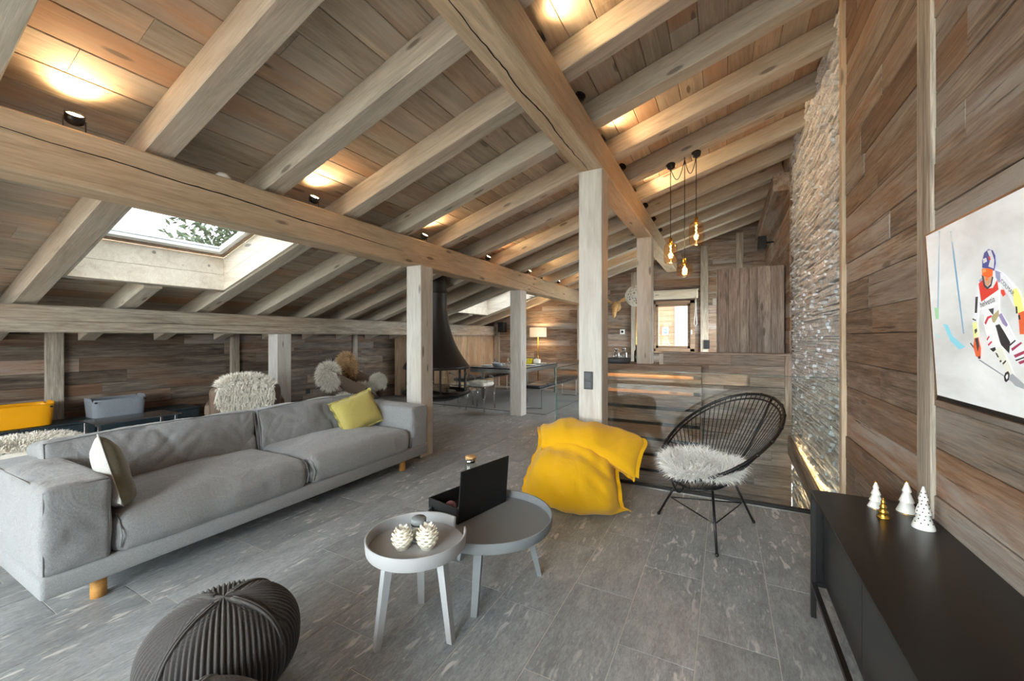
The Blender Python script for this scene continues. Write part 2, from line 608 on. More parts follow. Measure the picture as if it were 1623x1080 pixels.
known = {-0.75: [2.88], -0.43: [2.559, 1.852], -0.11: [2.088, 2.93], 0.21: [2.697, 3.482], -1.07: [1.887, 2.604], -2.67: [1.895],
         -2.99: [0.991, 1.577], -3.31: [0.725], -2.03: [1.55]}
tiles = []
x = -0.75 - 0.32 * 20
k = 0
while x < XR - 0.02:
    x1 = min(x + 0.32, XR)
    if x1 > XL:
        kn = next((v for q, v in known.items() if abs(q - x) < 0.01), None)
        if kn: ys = sorted(kn)
        else: ys = [2.0 + RNG.uniform(0, 0.75)]
        while ys[0] > -1.6: ys.insert(0, ys[0] - RNG.uniform(0.66, 0.86))
        while ys[-1] < YB: ys.append(ys[-1] + RNG.uniform(0.66, 0.86))
        for a, b in zip(ys[:-1], ys[1:]):
            b = min(b, YB)
            if b - a < 0.05: continue
            xa = max(x, XL)
            rects = [(xa, x1, a, b)]
            if x1 > WELL[0] and a < WELL[3] and b > WELL[2]:
                rects = []
                if xa < WELL[0] - 0.02: rects.append((xa, WELL[0], a, b))
                xm = max(xa, WELL[0])
                if a < WELL[2] - 0.02: rects.append((xm, x1, a, WELL[2]))
                if b > WELL[3] + 0.02: rects.append((xm, x1, WELL[3], b))
            tiles += rects
    x += 0.32
tiles = [t for t in tiles if not (t[0] > -1.0 and t[2] > 6.3)]
tiles.sort(key=lambda t: t[0] ** 2 + t[2] ** 2 + (60 if t[3] < 0.3 else 0))
G = 0.002
for (a, b, c, d) in tiles[:300]:
    bar('tile', ((a + b) / 2, c + G * 1.4, -0.006), ((a + b) / 2, d - G * 1.4, -0.006), b - a - 2 * G, 0.012, 'tile', floor, ch=0.0006)
rest = MB()
for (a, b, c, d) in tiles[300:]:
    rest.box(((a + b) / 2, (c + d) / 2, -0.006), (b - a - 2 * G, d - c - 2 * G, 0.012))
if rest.v:
    tag(rest.build('tile_field', 'tile', floor, fix=False), kind='stuff')

# ceiling: roof deck over boards
xa, xb = XL - 0.25, 1.0
N = Vector((-ST, 0, CT))


def roofpt(x, y, off):
    return Vector((x, y, zr(x))) + N * off


def slopebox(mb, x0, x1, y0, y1, o0, o1):
    vs = [Vector((X, Y, zr(X) + O / CT)) for O in (o0, o1) for X, Y in ((x0, y0), (x1, y0), (x1, y1), (x0, y1))]
    mb.add(vs, [[0, 3, 2, 1], [4, 5, 6, 7], [0, 1, 5, 4], [1, 2, 6, 5], [2, 3, 7, 6], [3, 0, 4, 7]])


mb = MB()
o0, o1 = RH + 0.022, RH + 0.22
slopebox(mb, xa - 0.1, SKX[0] - 0.031, YF - 0.3, YB + 0.3, o0, o1)
slopebox(mb, SKX[1] + 0.031, xb + 0.2, YF - 0.3, YB + 0.3, o0, o1)
yy = [YF - 0.3, SKY[0][0] - 0.031, SKY[0][1] + 0.031, SKY[1][0] - 0.031, SKY[1][1] + 0.031, YB + 0.3]
for i in (0, 2, 4): slopebox(mb, SKX[0] - 0.031, SKX[1] + 0.031, yy[i], yy[i + 1], o0, o1)
ceiling = tag(mb.build('ceiling', 'roofdeck', fix=False), kind='structure')
BW = 0.205
x = xa
while x < xb:
    x2 = x + BW * CT
    xm = (x + x2) / 2
    cuts = []
    if x2 - 0.055 > SKX[0] - 0.03 and x - 0.055 < SKX[1] + 0.03: cuts = [(a - 0.031, b + 0.031) for a, b in SKY]
    for s, e in splits(RNG, YF, YB, 3.2, 4.8):
        for s2, e2 in subtract((s, e), cuts):
            bar('ceiling_board', roofpt(xm, s2 + 0.001, RH + 0.011), roofpt(xm, e2 - 0.001, RH + 0.011), BW - 0.003, 0.022, 'board', ceiling, nrm=-N, ch=0.004)
    x = x2

# board wall beside the camera and beyond the stone


def plankwall(parent, x, y0, y1, z0, z1, mat, rng, sgn, lo=0.13, hi=0.21, l0=0.9, l1=2.2, cuts=None, t=0.022):
    z = z0
    while z < z1 - 0.02:
        h = min(rng.uniform(lo, hi), z1 - z)
        cs = [(c[0], c[1]) for c in (cuts or []) if z + h > c[2] and z < c[3]]
        for s, e in splits(rng, y0, y1, l0, l1):
            for s2, e2 in subtract((s, e), cs):
                d = rng.uniform(-0.004, 0.004)
                bar('plank', (x + d, s2 + 0.001, z + h / 2), (x + d, e2 - 0.001, z + h / 2), h - 0.003, t, mat, parent, nrm=(sgn, 0, 0), ch=0.003)
        z += h


TOP = zr(XR) + RH + 0.02
wr = tag(MB().box((XR + 0.12, (YF + 3.8) / 2, TOP / 2), (0.2, 3.8 - YF, TOP)).build('wall_right', 'plaster'), kind='structure')
r2 = random.Random(21)
plankwall(wr, XR + 0.008, -1.2, 2.40, 0, TOP, 'barn', r2, -1)
plankwall(wr, XR + 0.008, 2.40, 3.74, 0, TOP, 'barn', r2, -1)
t1 = tag(bar('trim_1', (XR - 0.008, 2.402, 0), (XR - 0.008, 2.402, TOP), 0.14, 0.02, 'strip', nrm=(-1, 0, 0)), kind='structure')
t2 = tag(bar('trim_2', (XR - 0.004, 3.77, 0), (XR - 0.004, 3.77, TOP), 0.07, 0.05, 'purlin', nrm=(-1, 0, 0)), kind='structure')
KW = (7.75, 9.8, 0.98, 2.25)                  # kitchen side window y0 y1 z0 z1
mb = MB()
for a, b, c, d in ((6.6, KW[0], 0, TOP), (KW[1], YB, 0, TOP), (KW[0], KW[1], 0, KW[2]), (KW[0], KW[1], KW[3], TOP)):
    mb.box((XR + 0.12, (a + b) / 2, (c + d) / 2), (0.2, b - a, d - c))
wr2 = tag(mb.build('wall_right_kitchen', 'plaster', fix=False), kind='structure')
plankwall(wr2, XR + 0.008, 6.6, YB, 1.0, TOP, 'barn', r2, -1, cuts=[KW])
w = tag(bpy.data.objects.new('window_4', None), kind='structure'); link(w)
mb = MB()
for a, b, c, d in ((KW[0], KW[1], KW[2], KW[2] + 0.07), (KW[0], KW[1], KW[3] - 0.07, KW[3]), (KW[0], KW[0] + 0.07, KW[2], KW[3]), (KW[1] - 0.07, KW[1], KW[2], KW[3]), (8.74, 8.81, KW[2], KW[3])):
    mb.box((XR + 0.10, (a + b) / 2, (c + d) / 2), (0.08, b - a, d - c))
mb.build('frame', 'frame', w, fix=False)
MB().box((XR + 0.11, (KW[0] + KW[1]) / 2, (KW[2] + KW[3]) / 2), (0.01, KW[1] - KW[0] - 0.1, KW[3] - KW[2] - 0.1)).build('pane', 'clear', w)

# stacked slate wall of the stairwell
ws = tag(MB().box((0.93, 5.2, 0.7), (0.12, 2.9, 6.8)).build('wall_stone', 'stonegap'), kind='structure')
r3 = random.Random(5)
stones = []
z = -1.5
while z < TOP + 0.02:
    h = r3.uniform(0.018, 0.036)
    y = 3.80 - r3.uniform(0, 0.1)
    while y < 6.6:
        L = r3.uniform(0.13, 0.42)
        y0, y1 = max(y, 3.8), min(y + L, 6.6)
        if y1 - y0 > 0.02:
            stones.append((y0, y1, z, z + h, r3.uniform(0.0, 0.042)))
        y += L
    z += h


def stoneshape(y0, y1, z0, z1, d, rng):
    xf = 0.835 - d
    j = lambda a: rng.uniform(-a, a)
    x = [xf + j(0.006) for _ in range(4)]
    g = 0.0015
    return ([(x[0], y0 + g, z0 + g), (x[1], y1 - g, z0 + g + j(.002)), (x[2], y1 - g - abs(j(.006)), z1 - g + j(.002)), (x[3], y0 + g + abs(j(.006)), z1 - g),
             (0.88, y0 + g, z0 + g), (0.88, y1 - g, z0 + g), (0.88, y1 - g, z1 - g), (0.88, y0 + g, z1 - g),
             (xf - 0.008 + j(.006), (y0 + y1) / 2 + j(0.02), (z0 + z1) / 2 + j(.003))],
            [[0, 1, 8], [1, 2, 8], [2, 3, 8], [3, 0, 8], [0, 4, 5, 1], [1, 5, 6, 2], [2, 6, 7, 3], [3, 7, 4, 0]])


stones.sort(key=lambda q: (q[0] - 3.5) + 0.35 * abs((q[2] + q[3]) / 2 - 1.4) - 1.2 * (q[1] - q[0]))
for q in stones[:300]:
    MB().add(*stoneshape(*q, r3)).build('stone', 'stone', ws, fix=False)
mb = MB()
for q in stones[300:]: mb.add(*stoneshape(*q, r3))
tag(mb.build('stone_field', 'stone', ws, fix=False), kind='stuff')

# stairwell sides below floor level
tag(MB().box((-1.62, 5.14, -1.5), (0.12, 2.4, 2.6)).build('wall_stair_side', 'plaster'), kind='structure')
tag(MB().box((-0.35, 3.9, -1.6), (2.5, 0.1, 2.5)).build('wall_stair_front', 'plaster'), kind='structure')

# knee wall under the eaves
wl = tag(MB().box((XL - 0.12, (YF + YB) / 2, 0.75), (0.2, YB - YF, 1.7)).build('wall_left', 'plaster'), kind='structure')
r4 = random.Random(11)
plankwall(wl, XL - 0.008, -1.6, 7.35, 0, zr(XL) + 0.2, 'barndark', r4, 1, 0.1, 0.17, 0.8, 2.4)
for i, (y, w) in enumerate(((1.70, 0.15), (3.70, 0.12), (6.12, 0.09))):
    tag(bar('trim_%d' % (i + 3), (XL + 0.035, y, 0), (XL + 0.035, y, zr(XL) + 0.1), w, 0.06, 'strip', nrm=(1, 0, 0)), kind='structure')

# closet of upright boards that fills the eaves behind the dining table
cl = thing('eaves_closet', 'honey-grey closet of upright boards built under the eaves behind the dining table', 'closet')
MB().box((-6.52, 8.75, 0.73), (1.1, 2.8, 1.46)).build('carcass', 'plaster', cl)
r5 = random.Random(3)
y = 7.31
while y < YB - 0.04:
    w = min(r5.uniform(0.13, 0.24), YB - 0.016 - y)
    bar('upright_board', (-5.955, y + w / 2, 0), (-5.955, y + w / 2, 1.46), w - 0.003, 0.022, 'closet', cl, nrm=(1, 0, 0))
    y += w
x = -7.08
while x < -5.97:
    w = min(r5.uniform(0.14, 0.22), -5.955 - x)
    bar('upright_board', (x + w / 2, 7.325, 0), (x + w / 2, 7.325, 1.46), w - 0.003, 0.022, 'closet', cl, nrm=(0, -1, 0))
    x += w

# back gable wall with its window
WX = (-1.56, -0.60, 1.07, 2.26)
mb = MB()


def gable(mb, y0, y1, x0, x1, z0=0.0, top=None):
    t0 = top if top is not None else zr(x0) + RH + 0.1
    t1 = top if top is not None else zr(x1) + RH + 0.1
    vs = [(x0, y, z0) for y in (y0,)] + [(x1, y0, z0), (x1, y0, t1), (x0, y0, t0), (x0, y1, z0), (x1, y1, z0), (x1, y1, t1), (x0, y1, t0)]
    mb.add(vs, [[0, 1, 2, 3], [4, 7, 6, 5], [0, 4, 5, 1], [1, 5, 6, 2], [2, 6, 7, 3], [3, 7, 4, 0]])


gable(mb, YB + 0.012, YB + 0.25, XL - 0.2, WX[0]); gable(mb, YB + 0.012, YB + 0.25, WX[1], 1.0)
gable(mb, YB + 0.012, YB + 0.25, WX[0], WX[1], 0, WX[2]); gable(mb, YB + 0.012, YB + 0.25, WX[0], WX[1], WX[3])
wbk = tag(mb.build('wall_back', 'plaster', fix=False), kind='structure')
r6 = random.Random(33)
z = 0.0
while z < TOP:
    h = r6.uniform(0.13, 0.2)
    x0 = max(-5.95, (z + h * 0.3 - RH - 2.55) / SL - 3.3)
    if x0 < XR - 0.1:
        cs = [(WX[0], WX[1])] if z + h > WX[2] and z < WX[3] else []
        for s, e in splits(r6, x0, XR, 0.9, 2.4):
            for s2, e2 in subtract((s, e), cs):
                bar('plank', (s2 + 0.001, YB, z + h / 2), (e2 - 0.001, YB, z + h / 2), h - 0.003, 0.022, 'barn', wbk, nrm=(0, -1, 0))
    z += h
for i, (x, w) in enumerate(((-5.85, 0.16), (-3.3, 0.22), (-1.93, 0.2), (-0.40, 0.16), (0.30, 0.14))):
    tag(bar('trim_%d' % (i + 6), (x, YB - 0.04, 0), (x, YB - 0.04, zr(x) + 0.02), w, 0.07, 'strip', nrm=(0, -1, 0)), kind='structure')

# front gable: the glazed side of the room behind the camera
mb = MB()
gable(mb, YF - 0.25, YF, XL - 0.2, -6.6); gable(mb, YF - 0.25, YF, 0.62, 1.0)
wf = tag(mb.build('wall_front', 'plaster', fix=False), kind='structure')
cols_x = [-6.6, -5.1, -3.3, -1.2, 0.62]
n = 20
for i, (a, b) in enumerate(zip(cols_x[:-1], cols_x[1:])):
    w = tag(MB().box(((a + b) / 2, YF, 0.05), (b - a, 0.1, 0.1)).build('window_%d' % (n + i), 'frame'), kind='structure')
    for X in (a + 0.04, b - 0.04):
        bar('mullion', (X, YF, 0), (X, YF, zr(X) + 0.1), 0.08, 0.1, 'frame', w, nrm=(0, -1, 0))
    zt = zr(a) - 0.12
    bar('transom', (a, YF, zt), (b, YF, zt), 0.08, 0.1, 'frame', w, nrm=(0, -1, 0))
    MB().add([(a, YF - 0.03, 0.1), (b, YF - 0.03, 0.1), (b, YF - 0.03, zr(b)), (a, YF - 0.03, zr(a)),
              (a, YF - 0.04, 0.1), (b, YF - 0.04, 0.1), (b, YF - 0.04, zr(b)), (a, YF - 0.04, zr(a))],
             [[0, 1, 2, 3], [7, 6, 5, 4], [0, 4, 5, 1], [1, 5, 6, 2], [2, 6, 7, 3], [3, 7, 4, 0]]).build('pane', 'clear', w, fix=False)
tag(MB().box((0, 0, -3.05), (160, 160, 0.1)).build('ground', 'ground'), kind='structure')

# balcony added unseen before the glazed gable, hiding bright ground from reflections
mb = MB()
mb.box((-3.1, YF - 1.1, -0.12), (8.4, 1.7, 0.12))
added_balcony = tag(mb.build('added_balcony', 'closet'), kind='structure')
for k in range(6):
    bar('added_parapet_board', (-7.3, YF - 1.95, 0.0 + k * 0.165), (1.1, YF - 1.95, 0.0 + k * 0.165), 0.155, 0.03, 'closet', added_balcony, nrm=(0, 1, 0))

# skylights: lining, frame, sash, pane
for i, (y0, y1) in enumerate(SKY):
    w = tag(bpy.data.objects.new('window_%d' % (i + 1), None), kind='structure')
    link(w)

    def vert(name, x0, y0, x1, y1, t, mat, lo=0.02, hi=0.40):
        """upright lining board standing between two points of the opening"""
        d = Vector((x1 - x0, y1 - y0, 0)).normalized()
        nn = Vector((-d.y, d.x, 0)) * t
        mbx = MB()
        ps = []
        for (X, Y) in ((x0, y0), (x1, y1)):
            for O in (lo, hi):
                for k in (0, 1):
                    ps.append((X + nn.x * k, Y + nn.y * k, zr(X) + O))
        mbx.add(ps, [[0, 2, 6, 4], [1, 5, 7, 3], [0, 4, 5, 1], [2, 3, 7, 6], [0, 1, 3, 2], [4, 6, 7, 5]])
        return mbx.build(name, mat, w)
    for (lo, hi) in ((0.02, 0.20), (0.203, 0.40)):
        vert('lining_board', SKX[0], y0, SKX[0], y1, 0.03, 'lining', lo, hi)
        vert('lining_board', SKX[1], y1, SKX[1], y0, 0.03, 'lining', lo, hi)
        vert('lining_board', SKX[0], y1, SKX[1], y1, 0.03, 'lining', lo, hi)
        vert('lining_board', SKX[1], y0, SKX[0], y0, 0.03, 'lining', lo, hi)
    for nm, ins, o0, o1, mat, wd_ in (('frame', 0.0, 0.385, 0.43, 'frame', 0.035), ('sash', 0.035, 0.40, 0.46, 'white', 0.055)):
        mbx = MB()
        a, b, c, d = SKX[0] + ins, SKX[1] - ins, y0 + ins, y1 - ins
        slopebox(mbx, a, a + wd_, c, d, o0, o1); slopebox(mbx, b - wd_, b, c, d, o0, o1)
        slopebox(mbx, a + wd_, b - wd_, c, c + wd_, o0, o1); slopebox(mbx, a + wd_, b - wd_, d - wd_, d, o0, o1)
        mbx.build(nm, mat, w, fix=False)
    mbx = MB()
    slopebox(mbx, SKX[0] + 0.09, SKX[1] - 0.09, y0 + 0.09, y1 - 0.09, 0.43, 0.436)
    mbx.build('pane', 'skyglass', w, fix=False)

# window in the back wall
w = tag(bpy.data.objects.new('window_3', None), kind='structure'); link(w)
mb = MB()
for a, b, c, d in ((WX[0], WX[1], WX[2], WX[2] + 0.07), (WX[0], WX[1], WX[3] - 0.07, WX[3]), (WX[0], WX[0] + 0.1, WX[2], WX[3]), (WX[1] - 0.1, WX[1], WX[2], WX[3])):
    mb.box(((a + b) / 2, YB + 0.0, (c + d) / 2), (b - a, 0.09, d - c), 0.004)
mb.build('frame', 'frame', w, fix=False)
mb = MB()
for a, b, c, d in ((WX[0] + .1, WX[1] - .1, WX[2] + .07, WX[2] + 0.13), (WX[0] + .1, WX[1] - .1, WX[3] - 0.13, WX[3] - .07), (WX[0] + .1, WX[0] + 0.16, WX[2] + .07, WX[3] - .07), (WX[1] - 0.16, WX[1] - .1, WX[2] + .07, WX[3] - .07)):
    mb.box(((a + b) / 2, YB + 0.02, (c + d) / 2), (b - a, 0.07, d - c), 0.004)
mb.build('sash', 'frame', w, fix=False)
MB().box(((WX[0] + WX[1]) / 2, YB + 0.03, (WX[2] + WX[3]) / 2), (WX[1] - WX[0] - .3, 0.01, WX[3] - WX[2] - .24)).build('pane', 'clear', w)
MB().box((WX[1] - 0.07, YB - 0.06, 1.52), (0.03, 0.03, 0.10), 0.006).build('handle', 'white', w)
MB().box(((WX[0] + WX[1]) / 2, YB - 0.06, WX[2] - 0.02), (1.12, 0.14, 0.04), 0.004).build('sill', 'frame', w)

# ------------------------------------------------------------------ timber frame
ORD = ['first', 'second', 'third', 'fourth', 'fifth', 'sixth', 'seventh', 'eighth', 'ninth', 'tenth', 'eleventh', 'twelfth', 'thirteenth', 'fourteenth', 'fifteenth']
RY = [0.485 + 0.75 * k for k in range(13)]
RW = 0.155
for k, y in enumerate(reversed(RY)):
    segs = [(XL - 0.05, XR + (0.08 if 3.8 < y < 6.6 else 0.01))]
    cut = any(a < y < b for a, b in SKY)
    th = thing('rafter', 'pale limed timber rafter, %s of the sloping rafters counted from the back wall' % ORD[k], 'rafter', group='sloping rafters of the ceiling')
    for s, e in (subtract(segs[0], [(SKX[0] - 0.06, SKX[1] + 0.06)]) if cut else segs):
        bar('beam_length', roofpt(s, y, RH / 2), roofpt(e, y, RH / 2), RW, RH, 'rafter', th, nrm=N, ch=0.006)
    if cut:
        for X in (SKX[0] - 0.03, SKX[1] + 0.03):
            bar('trimmer', roofpt(X, y - 0.67, RH / 2 + 0.01), roofpt(X, y + 0.67, RH / 2 + 0.01), 0.05, RH - 0.02, 'rafter', th, nrm=N)

PW = 0.23
PX = -3.28


def purlin(name, label, x, z0, z1, y0, y1, mat='purlin', w=PW):
    th = thing(name, label, 'beam')
    bar('beam_length', (x, y0, (z0 + z1) / 2), (x, y1, (z0 + z1) / 2), w, z1 - z0, mat, th, ch=0.012)
    return th


p1 = purlin('purlin', 'honey-toned middle purlin with a long drying crack, running over the sofa', PX, 2.24, zr(PX) - 0.005, YF, YB - 0.01)
pts = []
for i in range(70):
    y = 0.3 + i * 0.045
    pts.append((PX + PW / 2 + 0.0008, y, 2.455 - 0.03 * (y - 0.3) + 0.012 * mixn((y * 2.1, 0, 0)) + 0.004 * mixn((y * 13, 1, 0))))
crackline(pts, 0.0055, p1, ((0.004, 0, 0), (0, 0, 1)))
pts = [(PX + PW / 2 + 0.0008, 5.6 + i * 0.05, 2.40 - 0.0022 * i + 0.01 * mixn((i * 0.21, 5, 0))) for i in range(60)]
crackline(pts, 0.003, p1, ((0.004, 0, 0), (0, 0, 1)))
p2 = purlin('ridge_purlin', 'upper purlin with a cracked underside, resting on the two slim posts by the stair', -1.1, 2.95, zr(-1.1) - 0.005, YF, YB - 0.01)
pts = [(-1.12 + 0.028 * mixn((i * 0.11, 0, 2)) + 0.008 * mixn((i * 0.6, 0, 2)), 1.2 + i * 0.045, 2.9492) for i in range(56)]
crackline(pts, 0.006, p2, ((0, 0, -0.004), (1, 0, 0)))
pe = purlin('eaves_purlin', 'low greyed purlin along the eaves, above the knee wall', -5.95, 1.45, zr(-5.95) - 0.005, YF, YB - 0.01, 'strip', 0.2)
pts = [(-5.85 + 0.0008, 1.1 + i * 0.06, 1.565 + 0.012 * mixn((i * 0.13, 8, 0)) - 0.0002 * i) for i in range(52)]
crackline(pts, 0.004, pe, ((0.004, 0, 0), (0, 0, 1)))
purlin('wall_beam', 'rough dark beam along the top of the kitchen side wall', 0.70, 3.42, 3.66, 6.62, YB - 0.01, 'barn', 0.2)


def post(label, x, y, z1, w=0.22, mat='post', z0=0.0):
    th = thing('timber_post', label, 'post', (x, y, z0), group='timber posts')
    bar('shaft', (0, 0, 0), (0, 0, z1 - z0), w, w, mat, th, nrm=(0, -1, 0), ch=0.006)
    return th


po1 = post('grey-washed square post standing at the far end of the sofa', -3.225, 3.75, 2.24)
po2 = post('grey-washed square post with a dark switch plate, beside the yellow beanbag', -1.1, 3.75, 2.95)
post('square post in front of the dining table, carrying the middle purlin', -3.3, 6.5, 2.24)
post('post rising from the slatted bar in front of the kitchen window', -1.1, 6.58, 2.95, z0=0.99)
post('short greyed post under the eaves purlin, behind the leather armchair', -5.95, 3.75, 1.45)

# switch plate on the post
sw = thing('switch_plate', 'dark grey double switch plate on the post by the beanbag', 'switch', (-1.115, 3.638, 1.0))
MB().box((0, -0.004, 0), (0.085, 0.01, 0.165), 0.002).build('plate', simple('anthracite_plate', '#3a3d42', 0.5), sw)
for zz in (0.04, -0.04):
    MB().box((0, -0.011, zz), (0.062, 0.006, 0.062), 0.002).build('rocker', simple('anthracite_rocker', '#454950', 0.45), sw)

# ------------------------------------------------------------------ purlin spotlights
WARM = (1.0, 0.66, 0.34)


def spot(label, x, y, z, aim, lit=True, power=14.0, blend=1.0, ang=125):
    th = thing('spotlight', label, 'spotlight', (x, y, z), group='spotlights on the purlins')
    a = Vector(aim).normalized()
    q = Vector((0, 0, 1)).rotation_difference(a).to_matrix()
    hz = 0.085
    MB().tube([(0, -0.045, hz), (0, -0.045, 0.004), (0, 0.045, 0.004), (0, 0.045, hz)], 0.004, 6).build('bracket', 'black', th)
    hd = MB()
    hd.lathe([(0.0, -0.03), (0.03, -0.03), (0.041, -0.015), (0.043, 0.03), (0.038, 0.03), (0.036, 0.018)], 16)
    hd.v = [tuple(q @ Vector(p) + Vector((0, 0, hz))) for p in hd.v]
    hd.build('head', 'black', th)
    ln = MB().lathe([(0.0, 0.024), (0.037, 0.02)], 16)
    ln.v = [tuple(q @ Vector(p) + Vector((0, 0, hz))) for p in ln.v]
    ln.build('lens', 'lens' if lit else 'blackm', th)
    if lit:
        l = bpy.data.lights.new('spot_beam', 'SPOT')
        l.energy = power; l.color = WARM; l.spot_size = math.radians(ang); l.spot_blend = blend; l.shadow_soft_size = 0.03
        o = bpy.data.objects.new('spot_beam', l)
        o.location = Vector((0, 0, hz)) + a * 0.05
        o.rotation_euler = a.to_track_quat('-Z', 'Y').to_euler()
        link(o, th)
    return th


zt = zr(PX)
UPR = (0.62, -0.1, 0.76)
for i, y in enumerate((0.86, 2.36, 3.86, 5.36, 6.86, 8.36)):
    spot('lit spotlight on the middle purlin, %s counted from the camera end' % ORD[i], PX + 0.03, y, zt - 0.005, UPR, True, 13 if y < 4 else 26)
zt = zr(-1.1)
for i, y in enumerate((2.36, 3.86, 5.36)):
    spot('lit spotlight on the upper purlin, %s lit one from the camera end' % ORD[i], -1.05, y, zt - 0.005, (0.85, 0.05, 0.5), True, 15 if y < 4 else 24)
for i, y in enumerate((3.11, 4.61, 6.11, 6.86, 7.61)):
    spot('unlit black spotlight on the upper purlin, %s unlit one from the camera end' % ORD[i], -1.03, y, zt - 0.005, (0.5, -0.6, 0.25), False)
for i, y in enumerate((8.36, 9.15)):
    spot('lit spotlight on the far end of the upper purlin, %s from the back wall' % ('second' if i == 0 else 'first'), -1.2, y, zt - 0.005, (-0.7, 0.2, 0.5), True, 28)
for i, y in enumerate((9.1, 7.6)):
    spot('lit spotlight on the middle purlin turned towards the eaves, %s from the back wall' % ORD[i], PX - 0.06, y, zr(PX) - 0.03, (-0.8, 0.3, 0.1), True, 30)
tag(MB().lathe([(0, 0.045), (0.03, 0.04), (0.05, 0.02), (0.055, 0.0), (0, 0)], 20).build('smoke_detector', 'whitem', loc=(PX + 0.05, 1.61, zr(PX) - 0.005)),
    'small white smoke detector dome on top of the middle purlin', 'detector')

# ------------------------------------------------------------------ sofa


def cushion(sx, sy, sz, r, puff=(0, 0, 0), n=(14, 14, 8), wr=0.004, seed=0, wscale=4.0, sag=0.0, crease=0.0):
    """soft rounded block centred on the origin"""
    mb = MB()
    h = Vector((sx / 2, sy / 2, sz / 2))

    def shape(p):
        p = Vector(p)
        q = Vector((max(-h[i] + r, min(h[i] - r, p[i])) for i in range(3)))
        d = p - q
        if d.length > 1e-9:
            d = d.normalized() * r
        o = q + d
        u = [o[i] / h[i] for i in range(3)]
        for i in range(3):
            j, k = (i + 1) % 3, (i + 2) % 3
            o[i] += math.copysign(1, u[i]) * abs(u[i]) * puff[i] * (1 - u[j] ** 2) * (1 - u[k] ** 2) if abs(u[i]) > 1e-6 else 0
        if sag: o.z -= sag * (1 - u[0] ** 2) * (1 - u[1] ** 2) * (1 if u[2] > 0 else 0)
        w = mnoise.noise(Vector((o.x * wscale + seed * 7.7, o.y * wscale, o.z * wscale * 1.6)))
        w2 = mnoise.noise(Vector((o.x * wscale * 3 + seed, o.y * wscale * 2.2 + 5, o.z * wscale * 3)))
        nn = d.normalized() if d.length > 1e-6 else Vector((0, 0, 1))
        cr_ = 0.0
        if crease:
            e = max(abs(u[0]), abs(u[1]), abs(u[2]))
            a1 = 1 - abs(mnoise.noise(Vector((o.x * 3 + seed, o.y * 4.2 + o.z * 2.4, o.z * 2.0))))
            a2 = 1 - abs(mnoise.noise(Vector((o.x * 5 + seed * 3, o.y * 7.0 - o.z * 4.0, o.z * 3.0 + 4))))
            cr_ = crease * (a1 ** 9 + 0.6 * a2 ** 9) * (0.35 + 0.65 * mnoise.noise(Vector((o.x * 1.7, o.y * 1.7, seed * 1.3))) ** 2 * 4)
        return o + nn * (wr * (w + 0.45 * w2) - cr_)

    def face(ax, sg, nu, nv):
        j, k = (ax + 1) % 3, (ax + 2) % 3

        def fn(u, v):
            p = [0, 0, 0]
            p[ax] = sg * h[ax]
            p[j] = h[j] * math.sin((u - 0.5) * math.pi * 0.98) / math.sin(math.pi * 0.49)
            p[k] = h[k] * math.sin((v - 0.5) * math.pi * 0.98) / math.sin(math.pi * 0.49)
            return shape(p)
        mb.grid(fn, nu, nv)
    for ax in range(3):
        for sg in (-1, 1):
            face(ax, sg, n[(ax + 1) % 3], n[(ax + 2) % 3])
    return mb


SX, SY0, SY1 = (-3.9, -2.9), 0.65, 3.51
sofa = thing('sofa', 'long light grey fabric sofa on oak legs, standing along the middle of the room', 'sofa', (-3.4, (SY0 + SY1) / 2, 0))
LY = (SY1 - SY0)
MB().box((0, 0, 0.175), (1.0, LY, 0.11), 0.02, seg=2).build('base', 'sofabase', sofa)


def seam(o, pts, r=0.006, closed=False):
    MB().tube(pts, r, 6, closed).build('piping', 'sofaseam', o)


for sg, lab in ((-1, 'near'), (1, 'far')):
    a = cushion(1.0, 0.265, 0.44, 0.035, (0.012, 0.02, 0.012), (52, 22, 34), 0.009, 2 + sg, 5, crease=0.007).build('armrest', 'sofa', sofa, loc=(0, sg * (LY / 2 - 0.132), 0.44))
    for yy in (-0.118, 0.118):
        seam(a, [(0.487, yy, -0.2), (0.492, yy * 1.01, 0), (0.487, yy, 0.2), (0.478, yy * 0.98, 0.208), (0.2, yy, 0.214), (-0.48, yy, 0.21)], 0.0045)
    seam(a, [(0.487, -0.118, 0.205), (0.487, 0, 0.211), (0.487, 0.118, 0.205)], 0.0045)
IN = LY - 0.53
for i, sg in enumerate((-1, 1)):
    c = cushion(0.84, IN / 2 - 0.006, 0.23, 0.075, (0.03, 0.004, 0.045), (44, 60, 18), 0.010, 5 + i, 3.4, crease=0.004).build('seat_cushion', 'sofa', sofa, loc=(0.085, sg * IN / 4, 0.325))
    for e in (-1, 1):
        yy = e * (IN / 4 - 0.028)
        seam(c, [(0.35, yy, 0.105), (0.398, yy, 0.075), (0.43, yy, 0.0), (0.41, yy, -0.07)], 0.004)
